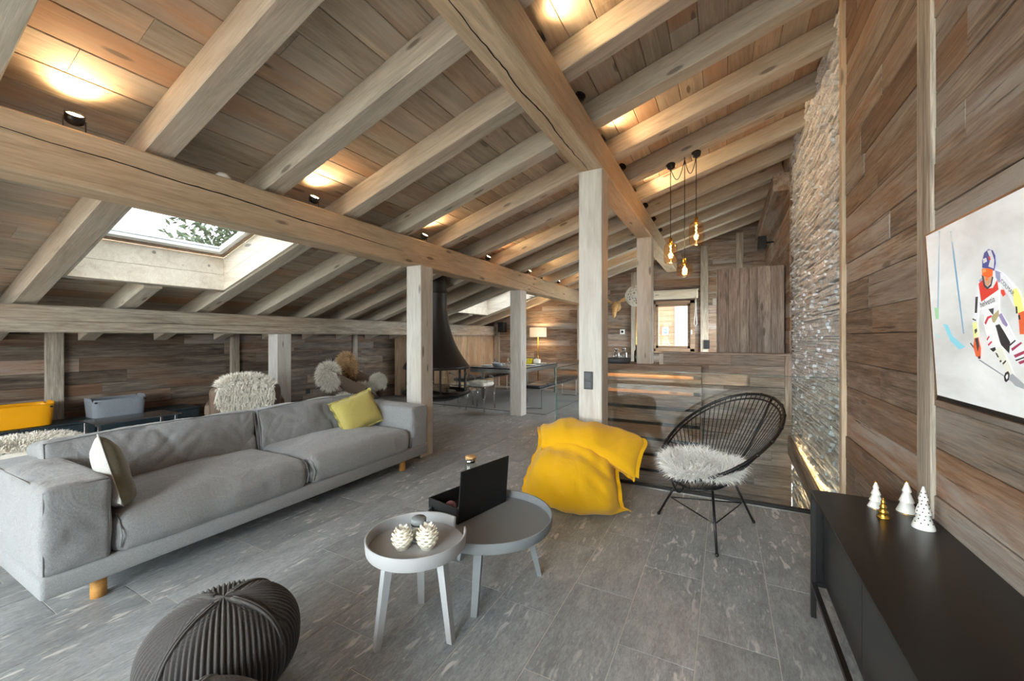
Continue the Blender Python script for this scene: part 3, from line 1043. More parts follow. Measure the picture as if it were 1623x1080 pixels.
for i, sg in enumerate((-1, 1)):
    mbk = cushion(0.27, IN / 2 + (0.10 if sg < 0 else 0.0) - 0.004, 0.43, 0.042, (0.055, 0.005, 0.02), (22, 90, 50), 0.013, 9 + i, 4.6, crease=0.017)
    Rk = Matrix.Rotation(math.radians(-12), 3, 'Y')
    mbk.v = [tuple(Rk @ Vector(p)) for p in mbk.v]
    bk = mbk.build('back_cushion', 'sofa', sofa, loc=(-0.33, sg * IN / 4 - (0.05 if sg < 0 else 0), 0.535))
    hh = IN / 4 - 0.03
    ee = hh + 0.015 + (0.05 if sg < 0 else 0)
    for xx in (0.128, -0.128):
        seam(bk, [Rk @ Vector(p) for p in ((xx, -ee, -0.19), (xx, -ee, 0.195), (xx, -ee * 0.5, 0.212), (xx, 0, 0.217), (xx, ee * 0.5, 0.212), (xx, ee, 0.195), (xx, ee, -0.19))], 0.0045)
    0 and seam(bk, [Rk @ Vector((-0.02, -hh - (0.05 if sg < 0 else 0), 0.19)), Rk @ Vector((-0.02, 0, 0.215)), Rk @ Vector((-0.02, hh + (0.05 if sg < 0 else 0), 0.19))], 0.004)
cushion(0.13, IN, 0.42, 0.05, (0.01, 0, 0.01), (8, 30, 14), 0.004, 20).build('back_panel', 'sofabase', sofa, loc=(-0.43, 0, 0.43))
for x in (0.40, -0.40):
    for y in (-LY / 2 + 0.235, LY / 2 - 0.30):
        g = MB().tube([(x, y, 0.0), (x, y, 0.125)], 0.034, 16)
        g.build('leg', 'oak', sofa)
for y in (-LY / 2 + 0.235, LY / 2 - 0.30):
    MB().box((0, y - 0.0, 0.10), (0.78, 0.05, 0.04), 0.006).build('leg_rail', 'oak', sofa)


def pillow(name, label, loc, size, T, mat, rot, flange=0.0, back=None, seed=0, fl_mat=None):
    th = thing(name, label, 'cushion', loc)
    n = 26

    def fn(sgn):
        def f(u, v):
            a, b = u * 2 - 1, v * 2 - 1
            pin = 1 - 0.07 * (1 - abs(a)) * 0 - 0.05 * (b * b) * 0
            x = a * size[0] / 2 * (1 - 0.06 * (1 - b * b) * abs(a)) * pin
            z = b * size[1] / 2 * (1 - 0.06 * (1 - a * a) * abs(b))
            t = T / 2 * max(0.0, (1 - a ** 4) * (1 - b ** 4)) ** 0.55
            w = 0.008 * mixn((a * 2.3 + seed, b * 2.3, seed)) * (1 - a * a * 0.6)
            cr = 0.006 * mixn((a * 6 + seed, b * 6, 2.0 * sgn)) * (abs(a) ** 2 + abs(b) ** 2) * (1 - max(abs(a), abs(b)) ** 8)
            p = Vector((x, sgn * (t + (w + cr) * (t > 0.002)), z))
            return rot @ p
        return f
    MB().grid(fn(-1), n, n).build('front_face', mat, th)
    MB().grid(fn(1), n, n).build('back_face', back or mat, th)
    if flange:
        def ff(u, v):
            an = u * 4
            i = int(an) % 4; t = (an - int(an)) * 2 - 1
            c = [(t, -1), (1, t), (-t, 1), (-1, -t)][i]
            k = 1 + v * flange
            a, b = c
            w = 0.010 * math.sin(u * 4 * math.pi * 9) * v
            return rot @ Vector((a * size[0] / 2 * (0.985 if v == 0 else 1) * (1 - 0.06 * (1 - b * b) * abs(a)) * k, w, b * size[1] / 2 * (0.985 if v == 0 else 1) * (1 - 0.06 * (1 - a * a) * abs(b)) * k))
        MB().grid(ff, 160, 2, True).build('flange', fl_mat or mat, th)
    else:
        MB().tube([rot @ Vector(p) for p in edge_loop(size)], 0.004, 6, True).build('piping', back or mat, th)
    return th


def edge_loop(size):
    out = []
    for i in range(80):
        u = i / 80 * 4
        k = int(u); t = (u - k) * 2 - 1
        a, b = [(t, -1), (1, t), (-t, 1), (-1, -t)][k]
        out.append((a * size[0] / 2 * (1 - 0.06 * (1 - b * b) * abs(a)), 0, b * size[1] / 2 * (1 - 0.06 * (1 - a * a) * abs(b))))
    return out


# pillow local: x wide, z tall, -y front.  Turn the front towards +X (sofa front), lean back
def leanrot(rz, lean, roll=0.0):
    return Matrix.Rotation(rz, 3, 'Z') @ Matrix.Rotation(-lean, 3, 'X') @ Matrix.Rotation(roll, 3, 'Y')


pillow('cushion', 'citron yellow satin cushion with a flat border, leaning in the far corner of the sofa', (-3.40, 2.98, 0.615), (0.47, 0.36), 0.15, 'ypillow',
       leanrot(math.radians(78), math.radians(26), math.radians(-14)), 0.10, None, 3)
pillow('cushion', 'ivory and olive linen cushion leaning against the near armrest of the sofa', (-3.19, 1.01, 0.57), (0.46, 0.42), 0.14, 'olive',
       leanrot(math.radians(164), math.radians(14), math.radians(28)), 0.0, 'wpillow', 8)

# ------------------------------------------------------------------ coffee tables


def tray_table(name, label, cx, cy, R, H, rim, mat, feet, notch=None, legw=0.045):
    th = thing(name, label, 'coffee table', (cx, cy, 0))
    t = 0.009
    top = MB()
    top.lathe([(0, H - rim), (R - 0.012, H - rim), (R - 0.004, H - rim + 0.006)], 64)
    top.lathe([(0, H - rim + 0.012), (R - t - 0.001, H - rim + 0.012)], 64)
    top.build('tray', mat, th)
    w = MB()
    a0, a1 = (notch if notch else (0.0, 2 * math.pi))
    prof = [(R - 0.004, H - rim), (R, H - rim + 0.008), (R + 0.004, H), (R + 0.002, H + 0.003), (R - t + 0.002, H), (R - t, H - rim + 0.01)]
    if notch:
        w.lathe(prof, 64, a1=a1, a0=a0)
        for a in (a0, a1):
            w.add([(r * math.cos(a), r * math.sin(a), z) for r, z in prof], [[0, 1, 2, 3, 4, 5]])
    else:
        w.lathe(prof, 64)
    w.build('rim', mat, th)
    for (fx, fy) in feet:
        d = Vector((fx - cx, fy - cy, 0))
        b = d * 0.72
        Z = H - rim
        u = d.normalized(); s = Vector((-u.y, u.x, 0))
        lw = legw
        vs = []
        for c, z, k in ((d, 0, 0.72), (b, Z, 1.0)):
            for aa, bb in ((-1, -1), (1, -1), (1, 1), (-1, 1)):
                p = c + u * aa * lw * 0.42 * k + s * bb * lw * 0.5 * k
                vs.append((p.x, p.y, z))
        MB().add(vs, [[3, 2, 1, 0], [4, 5, 6, 7], [0, 1, 5, 4], [1, 2, 6, 5], [2, 3, 7, 6], [3, 0, 4, 7]]).build('leg', mat, th)
    return th


tray_table('tray_table', 'small pale grey round tray table with a notched rim, taller of the pair', -1.30, 1.49, 0.232, 0.465, 0.06, 'tgrey',
           [(-1.378, 1.313), (-1.11, 1.505), (-1.415, 1.658)], (math.radians(74), math.radians(74 + 330)))
tray_table('tray_table', 'large mid grey round tray table holding the open black box', -1.215, 2.02, 0.365, 0.375, 0.055, 'tgrey2',
           [(-1.11, 1.70), (-0.965, 2.175), (-1.47, 2.09)])


def pine_candle(label, x, y, z, r, h, seed):
    th = thing('pine_cone_candle', label, 'candle', (x, y, z), group='pine cone candles')
    rng = random.Random(seed)
    MB().lathe([(0, 0), (r * 0.55, 0.002), (r * 0.8, h * 0.25), (r * 0.82, h * 0.5), (r * 0.55, h * 0.8), (0, h * 0.97)], 16).build('core', 'wax', th)
    sc = MB()
    rows = 8
    for i in range(rows):
        f = (i + 0.3) / rows
        rr = r * (math.sin(math.pi * (0.16 + 0.76 * f)) ** 0.7)
        nn = 9 if i < 6 else 6
        for k in range(nn):
            a = 2 * math.pi * (k + 0.5 * (i % 2)) / nn
            d = Vector((math.cos(a), math.sin(a), 0)); s = Vector((-d.y, d.x, 0))
            c = d * rr * 0.62 + Vector((0, 0, h * f))
            w = r * 0.30 * (1 - 0.35 * f)
            tip = c + d * rr * 0.42 + Vector((0, 0, h * 0.085))
            sc.add([c - s * w, c + s * w, tip + s * w * 0.5, tip - s * w * 0.5, c - s * w + Vector((0, 0, -h * .07)), c + s * w + Vector((0, 0, -h * .07)), tip + Vector((0, 0, h * 0.035))],
                   [[0, 1, 2, 6, 3], [4, 3, 2, 5], [0, 3, 4], [1, 5, 2]])
    sc.build('scales', 'wax', th, fix=False)


pine_candle('ivory pine cone candle, the one beside the sofa side of the tray', -1.325, 1.418, 0.418, 0.049, 0.10, 1)
pine_candle('ivory pine cone candle beside the large table, on the small tray', -1.225, 1.475, 0.418, 0.051, 0.108, 2)
j = thing('candle_jar', 'clear candle jar with a grey metal lid and black wire clasp, on the small tray', 'jar', (-1.31, 1.515, 0.418))
MB().lathe([(0, 0), (0.03, 0), (0.033, 0.005), (0.033, 0.07), (0.028, 0.08), (0.026, 0.08), (0.03, 0.068), (0.03, 0.006), (0, 0.006)], 24).build('body', 'clear', j)
MB().lathe([(0, 0.008), (0.029, 0.008), (0.029, 0.05), (0, 0.05)], 20).build('wax', 'wax', j)
MB().lathe([(0, 0.082), (0.034, 0.082), (0.036, 0.086), (0.036, 0.105), (0.033, 0.109), (0, 0.109)], 24).build('lid', 'tgrey2', j)
MB().tube([(0.034 * math.cos(a * math.pi / 8), 0.034 * math.sin(a * math.pi / 8), 0.079) for a in range(16)], 0.0025, 6, True).build('clasp', 'black', j)

# open black box
bx = thing('storage_box', 'open black box with its lid standing upright, on the large grey table', 'box', (-1.34, 1.88, 0.334), math.atan2(0.43, 0.09) - math.pi / 2)
# local y along the hinge edge, -x into the box
L_, D_, H_ = 0.42, 0.26, 0.085
MB().box((-D_ / 2, L_ / 2, 0.004), (D_, L_, 0.008)).build('bottom', 'blackm', bx)
for c, d in (((-0.004, L_ / 2, H_ / 2 + 0.004), (0.008, L_, H_)), ((-D_ + 0.004, L_ / 2, H_ / 2 + 0.004), (0.008, L_, H_)), ((-D_ / 2, 0.004, H_ / 2 + 0.004), (D_ - .016, 0.008, H_)), ((-D_ / 2, L_ - 0.004, H_ / 2 + 0.004), (D_ - .016, 0.008, H_))):
    MB().box(c, d, 0.001).build('wall', 'blackm', bx)
MB().box((0.012, L_ / 2, 0.155), (0.007, L_, 0.30), 0.002, Matrix.Rotation(math.radians(5), 3, 'Y')).build('lid', 'blackm', bx)
bxw = Matrix.Rotation(math.atan2(0.43, 0.09) - math.pi / 2, 3, 'Z')


def inbox(x, y, z):
    p = bxw @ Vector((x, y, z)) + Vector((-1.34, 1.88, 0.342))
    return p


for i, (px_, py_, c, s, lab) in enumerate(((-0.06, 0.07, '#c9a27c', (0.07, 0.09, 0.02), 'tan leather pouch lying in the black box'),
                                     (-0.15, 0.08, '#8a5d63', (0.06, 0.06, 0.03), 'plum coloured pouch lying in the black box'),
                                     (-0.10, 0.19, '#d7d2c6', (0.10, 0.07, 0.025), 'cream packet lying in the black box'))):
    p = inbox(px_, py_, 0)
    tag(cushion(s[0], s[1], s[2] * 2, s[2] * 0.8, (0, 0, 0.004), (8, 8, 6), 0.002, i).build('pouch', simple('pouch_%d' % i, c, 0.6), loc=(p.x, p.y, 0.342 + s[2])), lab, 'pouch')
p = inbox(-0.17, 0.27, 0)
jr = thing('glass_jar', 'tall glass jar with a chrome and wood lid, standing in the black box', 'jar', (p.x, p.y, 0.342))
MB().lathe([(0, 0.0), (0.036, 0.0), (0.038, 0.005), (0.038, 0.235), (0.03, 0.25), (0.028, 0.25), (0.035, 0.232), (0.035, 0.006), (0, 0.006)], 20).build('body', 'clear', jr)
MB().lathe([(0, 0.252), (0.036, 0.252), (0.037, 0.256), (0.037, 0.275), (0, 0.275)], 20).build('collar', 'chrome', jr)
MB().lathe([(0, 0.276), (0.036, 0.276), (0.036, 0.288), (0.03, 0.292), (0, 0.292)], 20).build('stopper', 'mount', jr)

# ------------------------------------------------------------------ knitted poufs


def pouf(label, x, y, R, H, mat, rot, ribs=21):
    th = thing('knitted_pouf', label, 'pouf', (x, y, 0), rot, 'knitted poufs')
    n4 = 4
    per = ribs * 9

    def prof(t):
        # t 0 at top centre, 1 at bottom centre
        a = t * math.pi
        e = 0.82
        r = R * math.copysign(abs(math.sin(a)) ** e, math.sin(a)) if t < 1 else 0
        z = H / 2 + H / 2 * math.copysign(abs(math.cos(a)) ** 0.85, math.cos(a))
        return r, z
    def fn(sec):
        def f(u, v):
            t = v * 0.97 + 0.0005
            a = (sec + u) * math.pi / 2
            r, z = prof(t)
            # ribs run square to the panel's middle line near the crown and fan down the side
            uu = u - 0.5
            ph = uu * ribs * min(1.0, (r / R) ** 0.9 + 0.02) * 2 * math.pi
            b = 0.5 + 0.5 * math.cos(ph)
            edge = min(u, 1 - u) * r * 1.57
            env = max(0.0, min(1.0, (edge - 0.004) / 0.012))
            seamh = math.exp(-(edge / 0.008) ** 2) * 0.006
            dep = -0.011 * (1 - b) ** 1.5 * env + seamh - 0.004 * (1 - env)
            wob = 0.006 * mixn((math.cos(a) * 2, math.sin(a) * 2, z * 3))
            nr, nz = math.sin(t * math.pi), math.cos(t * math.pi)
            rr = r + (dep + wob) * nr
            return Vector((rr * math.cos(a), rr * math.sin(a), max(0.0, z + dep * nz)))
        return f
    for s in range(n4):
        MB().grid(fn(s), per, 44).build('knit_panel', mat, th)
    MB().sphere((0, 0, H - 0.004), 0.012, 10, 6, (1, 1, 0.5)).build('button', mat, th)
    for s in range(n4):
        a = s * math.pi / 2
        pts = []
        for i in range(1, 16):
            t = i / 15 * 0.45
            r, z = prof(t)
            pts.append((r * math.cos(a), r * math.sin(a), z + 0.002 * math.cos(t * math.pi)))
        for of in (-0.005, 0.005):
            MB().tube([(p[0] - of * math.sin(a), p[1] + of * math.cos(a), p[2]) for p in pts], 0.0042, 6).build('seam', mat, th)


pouf('charcoal ribbed knit pouf on the floor in front of the sofa', -1.74, 0.87, 0.265, 0.38, 'knit', math.radians(18))
pouf('second ribbed knit pouf, only its top showing at the bottom edge of the view', -1.31, 0.53, 0.265, 0.375, 'knit2', math.radians(40))

# ------------------------------------------------------------------ fur


def fur(name, parent, roots, length, mat, seed=0, width=0.0035, gravity=0.5, curl=0.4, kind='stuff'):
    rng = random.Random(seed)
    mb = MB()
    vs, fs = [], []
    for p, n in roots:
        p = Vector(p); n = Vector(n)
        d = (n + Vector((rng.uniform(-curl, curl), rng.uniform(-curl, curl), rng.uniform(-curl, curl)))).normalized()
        L = length * rng.uniform(0.6, 1.15)
        g = Vector((0, 0, -gravity))
        c1 = mnoise.noise(p * 9) * 0.6
        side = d.cross(Vector((rng.uniform(-1, 1), rng.uniform(-1, 1), rng.uniform(-1, 1))))
        if side.length < 1e-4: side = d.orthogonal()
        side.normalize()
        p1_ = p + d * L * 0.5
        d2 = (d + g + side * c1).normalized()
        p2_ = p1_ + d2 * L * 0.3
        d3 = (d2 + g * 0.8 + side * c1).normalized()
        p3_ = p2_ + d3 * L * 0.3
        b = len(vs)
        w = width
        vs += [p - side * w, p + side * w, p1_ - side * w * 0.9, p1_ + side * w * 0.9, p2_ - side * w * 0.55, p2_ + side * w * 0.55, p3_]
        fs += [[b, b + 1, b + 3, b + 2], [b + 2, b + 3, b + 5, b + 4], [b + 4, b + 5, b + 6]]
    mb.add(vs, fs, True)
    o = mb.build(name, mat, parent, fix=False)
    return tag(o, kind=kind)


# ------------------------------------------------------------------ beanbag
bb = thing('beanbag', 'bright mustard yellow pillow-shaped beanbag slumped against the post', 'beanbag', (-1.16, 3.36, 0))
# side profile of the middle line: forward (towards the camera) and up
ctrl = [(0.00, 0.17, 0.012), (0.15, 0.21, 0.11), (0.32, 0.15, 0.23), (0.48, 0.03, 0.36), (0.60, -0.07, 0.46), (0.70, -0.12, 0.54), (0.78, -0.07, 0.575), (0.88, 0.05, 0.55), (1.0, 0.15, 0.45)]


def interp(tab, t):
    for (a, x0), (b, x1) in zip(tab[:-1], tab[1:]):
        if t <= b:
            k = (t - a) / (b - a)
            k = k * k * (3 - 2 * k)
            return x0 + (x1 - x0) * k
    return tab[-1][1]


def cr(t):
    for i in range(len(ctrl) - 1):
        if t <= ctrl[i + 1][0] or i == len(ctrl) - 2:
            p0 = ctrl[max(i - 1, 0)]; p1_ = ctrl[i]; p2_ = ctrl[i + 1]; p3_ = ctrl[min(i + 2, len(ctrl) - 1)]
            k = (t - p1_[0]) / (p2_[0] - p1_[0])
            o = []
            for c in (1, 2):
                a, b, d, e = p0[c], p1_[c], p2_[c], p3_[c]
                o.append(0.5 * ((2 * b) + (-a + d) * k + (2 * a - 5 * b + 4 * d - e) * k * k + (-a + 3 * b - 3 * d + e) * k ** 3))
            return o


FW = Vector((0.12, -0.993, 0)); AC = Vector((0.993, 0.12, 0))
TT = [(0.0, 0.0), (0.06, 0.12), (0.16, 0.20), (0.32, 0.235), (0.48, 0.20), (0.60, 0.125), (0.70, 0.085), (0.82, 0.085), (0.93, 0.07), (1.0, 0.0)]
WT = [(0.0, 0.47), (0.08, 0.41), (0.22, 0.395), (0.42, 0.36), (0.56, 0.325), (0.68, 0.36), (0.80, 0.41), (1.0, 0.40)]


def bean(u, v):
    # u around the section, v from bottom seam to top seam
    t = v
    f, z = cr(t)
    f2, z2 = cr(min(1, t + 0.01)); f1, z1 = cr(max(0, t - 0.01))
    tg = Vector((f2 - f1, z2 - z1)).normalized()
    nf = Vector((tg.y, -tg.x))
    an = u * 2 * math.pi
    s = math.cos(an); q = math.sin(an)
    s = math.copysign(abs(s) ** 0.85, s)
    W = interp(WT, t); T = interp(TT, t)
    w = W * s * (0.93 if s < 0 else 1.0)
    wr = 0.020 * mixn((s * 2.0 + 3, t * 6 + 0.9 * s, q * 1.2)) + 0.010 * mixn((s * 4.5, t * 13 + 1.5 * s, q * 2))
    fold = math.exp(-((t - 0.56 + 0.10 * s) / 0.035) ** 2) + 0.8 * math.exp(-((t - 0.46 + 0.16 * s) / 0.03) ** 2) * max(0.0, s + 0.2) + 0.6 * math.exp(-((t - 0.36 + 0.2 * s) / 0.03) ** 2) * max(0.0, s)
    th_ = (T + (wr * 1.7 - 0.036 * fold) * min(1, T / 0.06)) * q
    k = max(0.0, (t - 0.60) / 0.40)
    k = k * k * (3 - 2 * k)
    sp = max(0.0, s)
    dz = -0.17 * k * sp ** 1.3 + 0.03 * math.exp(-((t - 0.76) / 0.10) ** 2) * sp
    dx = 0.12 * k + 0.12 * math.exp(-((t - 0.76) / 0.11) ** 2) * sp ** 2
    if t < 0.15: dz += 0.015 * (1 - t / 0.15) * abs(s) ** 6
    F = f + nf.x * th_
    Z = z + nf.y * th_ + dz
    return FW * F + AC * (w + dx) + Vector((0, 0, max(0.006, Z)))


MB().grid(lambda a, b: bean(a, b), 96, 72, True).build('body', 'yellow', bb)


def beanseam(fnu, sg):
    def f(u, v):
        a, b = fnu(u)
        p = bean(a, b)
        c = bean(0.25, b)
        c2 = bean(0.75, b)
        mid = (c + c2) / 2
        if sg == 0: d = (p - bean(a, 0.03 if b < 0.5 else 0.95)).normalized()
        else: d = (p - mid).normalized()
        w = 0.006 * math.sin(u * 60)
        q = p + d * 0.03 * (v) + Vector((0, -w * v, w * v))
        q.z = max(0.005, q.z)
        return q
    return f


for sd in (0.0, 0.5):
    MB().grid(beanseam(lambda u, sd=sd: (sd, 0.02 + 0.96 * u), 1), 80, 2).build('seam_flange', 'yellowseam', bb)
for e in (0.0, 1.0):
    MB().grid(beanseam(lambda u, e=e: (0.0 + 0.5 * u, e), 0), 60, 2).build('seam_flange', 'yellowseam', bb)

# ------------------------------------------------------------------ string chair
ch = thing('string_chair', 'black round string chair with steel legs, standing before the glass railing', 'chair', (-0.10, 3.25, 0))
# local frame: B points to the back of the chair
B = Vector((0.716, 0.698, 0)).normalized(); S = Vector((-B.y, B.x, 0)) * -1
TILT = math.radians(34)
C0 = Vector((0.058, 0.076, 0.686))


def rim(a, k=1.0):
    # egg: wide at the back/top
    l = math.cos(a); w = math.sin(a)
    u = 0.493 * l * k
    ww = 0.394 * w * (1 + 0.035 * l) * k
    p = C0 + B * (u * math.cos(TILT)) + Vector((0, 0, u * math.sin(TILT))) + S * ww
    return p


def low(a):
    l = math.cos(a); w = math.sin(a)
    return Vector((-0.03, -0.02, 0.365)) + B * (0.17 * l + 0.0) + S * (0.15 * w) + Vector((0, 0, 0.03 * l))


NR = 72
MB().tube([rim(2 * math.pi * i / NR) for i in range(NR)], 0.011, 8, True).build('rim', 'black', ch)
MB().tube([rim(2 * math.pi * i / NR, 0.955) + Vector((0, 0, -0.022)) for i in range(NR)], 0.007, 6, True).build('inner_rim', 'black', ch)
MB().tube([low(2 * math.pi * i / 40) for i in range(40)], 0.010, 8, True).build('seat_ring', 'black', ch)
NC = 66
for i in range(NC):
    a = 2 * math.pi * i / NC
    da = 0.010
    r0 = rim(a); q = low(a)
    pts = []
    for k in range(7):
        t = k / 6
        p = r0.lerp(q, t)
        p += Vector((0, 0, -0.02 * math.sin(math.pi * t) * (0.5 + 0.5 * (r0 - q).length)))
        pts.append(p)
    MB().tube(pts, 0.0032, 5).build('cord', 'cord', ch)
    cc = MB().tube([rim(a + s_ * 0.016) + (rim(a + s_ * 0.016) - C0).normalized() * 0.001 for s_ in (-1, 0, 1)], 0.0135, 8)
    if i % 3 == 0: cc.build('cord_wrap', 'cord', ch)
feet = [Vector((-0.458, 3.352, 0)), Vector((-0.042, 2.879, 0)), Vector((0.194, 3.525, 0))]
og = Vector((-0.10, 3.25, 0))
for f in feet:
    f = f - og
    d = f.normalized()
    top = Vector((f.x * 0.52, f.y * 0.52, 0.355))
    lg = MB().tube([top, f + Vector((0, 0, 0.012))], 0.0085, 8).build('leg', 'black', ch)
    MB().sphere((f.x, f.y, 0.012), 0.013, 10, 6).build('foot_cap', 'black', lg)
ring = [Vector(((f - og).x * 0.74, (f - og).y * 0.74, 0.165)) for f in feet]
for i in range(3):
    MB().tube([ring[i], ring[(i + 1) % 3]], 0.0045, 6).build('brace', 'black', ch)
    tp = (feet[i] - og) * 0.52
    MB().tube([(tp.x, tp.y, 0.355), low(math.atan2((feet[i] - og).dot(S), (feet[i] - og).dot(B)))], 0.008, 6).build('bracket', 'black', ch)
for a in (0.25, math.pi):
    pts = [low(a).lerp(rim(a), k / 6) + Vector((0, 0, -0.07 * math.sin(math.pi * k / 6))) for k in range(7)]
    MB().tube(pts, 0.008, 6).build('rib', 'black', ch)

# sheepskin on the string chair
sk = thing('sheepskin', 'long-haired white sheepskin lying on the seat of the black string chair', 'sheepskin', (-0.10, 3.25, 0))
CS = Vector((-0.06, -0.06, 0.405))


def skin(u, v):
    a = 2 * math.pi * u
    r = v
    bx_ = 0.215 * r * math.cos(a) * (1 + 0.08 * math.sin(3 * a)); sx_ = 0.26 * r * math.sin(a) * (1 + 0.06 * math.cos(4 * a))
    z = 0.06 * r * r * abs(math.sin(a)) ** 1.3 + 0.07 * r ** 2 * max(0, math.cos(a)) + 0.01 * r * r * max(0, -math.cos(a)) + 0.02 * (1 - r) + 0.012 * mixn((bx_ * 8, sx_ * 8, 1))
    return CS + B * bx_ + S * sx_ + Vector((0, 0, z))


MB().grid(skin, 48, 10, True).build('hide', 'furw', sk)
rg = random.Random(4)
roots = []
for _ in range(15000):
    u = rg.random(); v = math.sqrt(rg.random())
    p = skin(u, v)
    q = (p - CS); q.z = 0
    roots.append((p, Vector((0, 0, 1.0)) + q * 3.2))
fur('fleece', sk, roots, 0.105, 'furw', 1, 0.0028, 0.6, 0.6)

# ------------------------------------------------------------------ glass railing around the stair
gr = thing('glass_railing', 'frameless glass railing panel along the stair opening, behind the string chair', 'railing')
MB().box((-0.105, 3.945, 0.545), (1.77, 0.012, 1.07)).build('pane', 'rail', gr)
MB().box((-0.105, 3.945, 1.082), (1.77, 0.0124, 0.004)).build('polished_edge', 'railedge', gr)
MB().box((-0.105, 3.935, 0.012), (1.77, 0.035, 0.03), 0.002).build('base_channel', 'fire', gr)
MB().box((-0.105, 3.905, 0.0025), (1.77, 0.012, 0.006)).build('edge_strip', 'steel', gr)
g2 = thing('glass_railing', 'frameless glass railing panel along the dining side of the stair, behind the switch post', 'railing')
MB().box((-1.555, 5.06, 0.545), (0.012, 2.24, 1.07)).build('pane', 'rail', g2)
MB().box((-1.555, 3.938, 0.545), (0.0124, 0.004, 1.07)).build('polished_edge', 'railedge', g2)
MB().box((-1.555, 5.06, 1.082), (0.0124, 2.24, 0.004)).build('polished_edge', 'railedge', g2)
MB().box((-1.555, 5.06, 0.012), (0.035, 2.24, 0.03), 0.002).build('base_channel', 'barngrey', g2)

# lit handrail board on the slate wall
hr = thing('handrail', 'wooden handrail board with warm light behind it, on the slate stair wall', 'handrail')
a_, b_ = Vector((0.735, 6.2, 0.02)), Vector((0.735, 3.98, -0.10))
bar('board', a_, b_, 0.22, 0.03, 'barn', hr, nrm=(-1, 0, 0))
bar('cap', a_ + Vector((0.0, 0, 0.118)), b_ + Vector((0.0, 0, 0.118)), 0.034, 0.014, 'barn', hr, nrm=(0, 0, 1))
MB().tube([a_ + Vector((0.022, 0, 0.0)), b_ + Vector((0.022, 0, 0.0))], 0.005, 6).build('light_strip', 'led', hr)
for zz in (0.03, -0.03):
    l = bpy.data.lights.new('led_glow', 'AREA'); l.shape = 'RECTANGLE'; l.size = 2.1; l.size_y = 0.02; l.energy = 3; l.color = WARM
    o = bpy.data.objects.new('led_glow', l)
    o.location = (0.765, 5.1, -0.04 + zz)
    o.rotation_euler = (0, math.pi if zz > 0 else 0, math.pi / 2)
    o.rotation_euler = (math.pi if zz > 0 else 0, 0, math.pi / 2)
    link(o, hr)

# ------------------------------------------------------------------ sideboard
sb = thing('sideboard', 'long low black sideboard with thin steel frame, against the board wall under the screen', 'sideboard', (0.58, 1.55, 0))
SXa, SXb, SYa, SYb, SH = -0.197, 0.203, -1.0, 0.95, 0.634
MB().box(((SXa + SXb) / 2, (SYa + SYb) / 2, SH - 0.008), (SXb - SXa, SYb - SYa, 0.016), 0.0015).build('top', 'sideboard', sb)
MB().box(((SXa + SXb) / 2 + 0.03, (SYa + SYb) / 2, 0.185), (SXb - SXa - 0.06, SYb - SYa - 0.06, 0.016), 0.0015).build('bottom', 'sideboard', sb)
MB().box((SXb - 0.012, (SYa + SYb) / 2, 0.40), (0.012, SYb - SYa - 0.02, 0.42)).build('back_panel', 'sideboard', sb)
for y in (SYa + 0.012, SYb - 0.012):
    MB().box((0.003, y, 0.40), (SXb - SXa - 0.03, 0.014, 0.436)).build('end_panel', 'sideboard', sb)
    for x in (SXa + 0.012, SXb - 0.012):
        MB().box((x, y, (SH - 0.016) / 2), (0.022, 0.022, SH - 0.016), 0.001).build('leg', 'black', sb)
    MB().box((0.003, y, 0.17), (SXb - SXa - 0.044, 0.02, 0.02)).build('end_rail', 'black', sb)
MB().box((SXa + 0.012, (SYa + SYb) / 2, 0.17), (0.02, SYb - SYa - 0.046, 0.02)).build('front_rail', 'black', sb)
dw = (SYb - SYa - 0.10) / 3
for i in range(3):
    d = MB().box((SXa + 0.055, SYa + 0.05 + dw * (i + 0.5), 0.402), (0.016, dw - 0.004, 0.40), 0.0015).build('door', simple('satin_black_door', '#1a1b1d', 0.28), sb)


def ctree(label, x, y, h, r, mat, tiers, dots=False, band=False):
    th = thing('ceramic_tree', label, 'ornament', (x, y, SH), group='tree ornaments on the sideboard')
    prof = [(0, 0), (r, 0), (r * 1.0, h * 0.02)]
    for i in range(tiers):
        f0 = i / tiers; f1 = (i + 1) / tiers
        ro = r * (1 - f0 * 0.82)
        ri = r * (1 - f1 * 0.86) * 0.80
        prof += [(ro, h * (0.02 + 0.96 * f0) + 0.002), (ro * 0.96, h * (0.04 + 0.96 * f0) + 0.002), (ri, h * (0.02 + 0.96 * f1) - 0.002)]
    prof += [(0.004, h * 0.985), (0, h)]
    MB().lathe(prof, 28).build('body', mat, th)
    if band:
        MB().lathe([(0.005, h * 0.965), (0.0055, h * 0.985), (0.0045, h * 1.01), (0, h * 1.015)], 12).build('gilded_tip', 'gold', th)
        MB().lathe([(r * 1.005, 0.001), (r * 1.008, h * 0.025), (r * 0.99, h * 0.04)], 28).build('gilded_band', 'gold', th)
    if dots:
        dm = MB()
        for i in range(9):
            f = 0.14 + 0.09 * i
            for k in range(9 - i // 2):
                a = 2 * math.pi * (k + 0.5 * (i % 2)) / (9 - i // 2)
                ft = f * tiers; q = ft - int(ft)
                ro = r * (1 - int(ft) / tiers * 0.82); ri = r * (1 - (int(ft) + 1) / tiers * 0.86) * 0.8
                rr = ro + (ri - ro) * q
                dm.sphere((rr * math.cos(a), rr * math.sin(a), h * (0.02 + 0.96 * f)), 0.0026, 6, 4)
        dm.build('dot_holes', 'hole', th, fix=False)


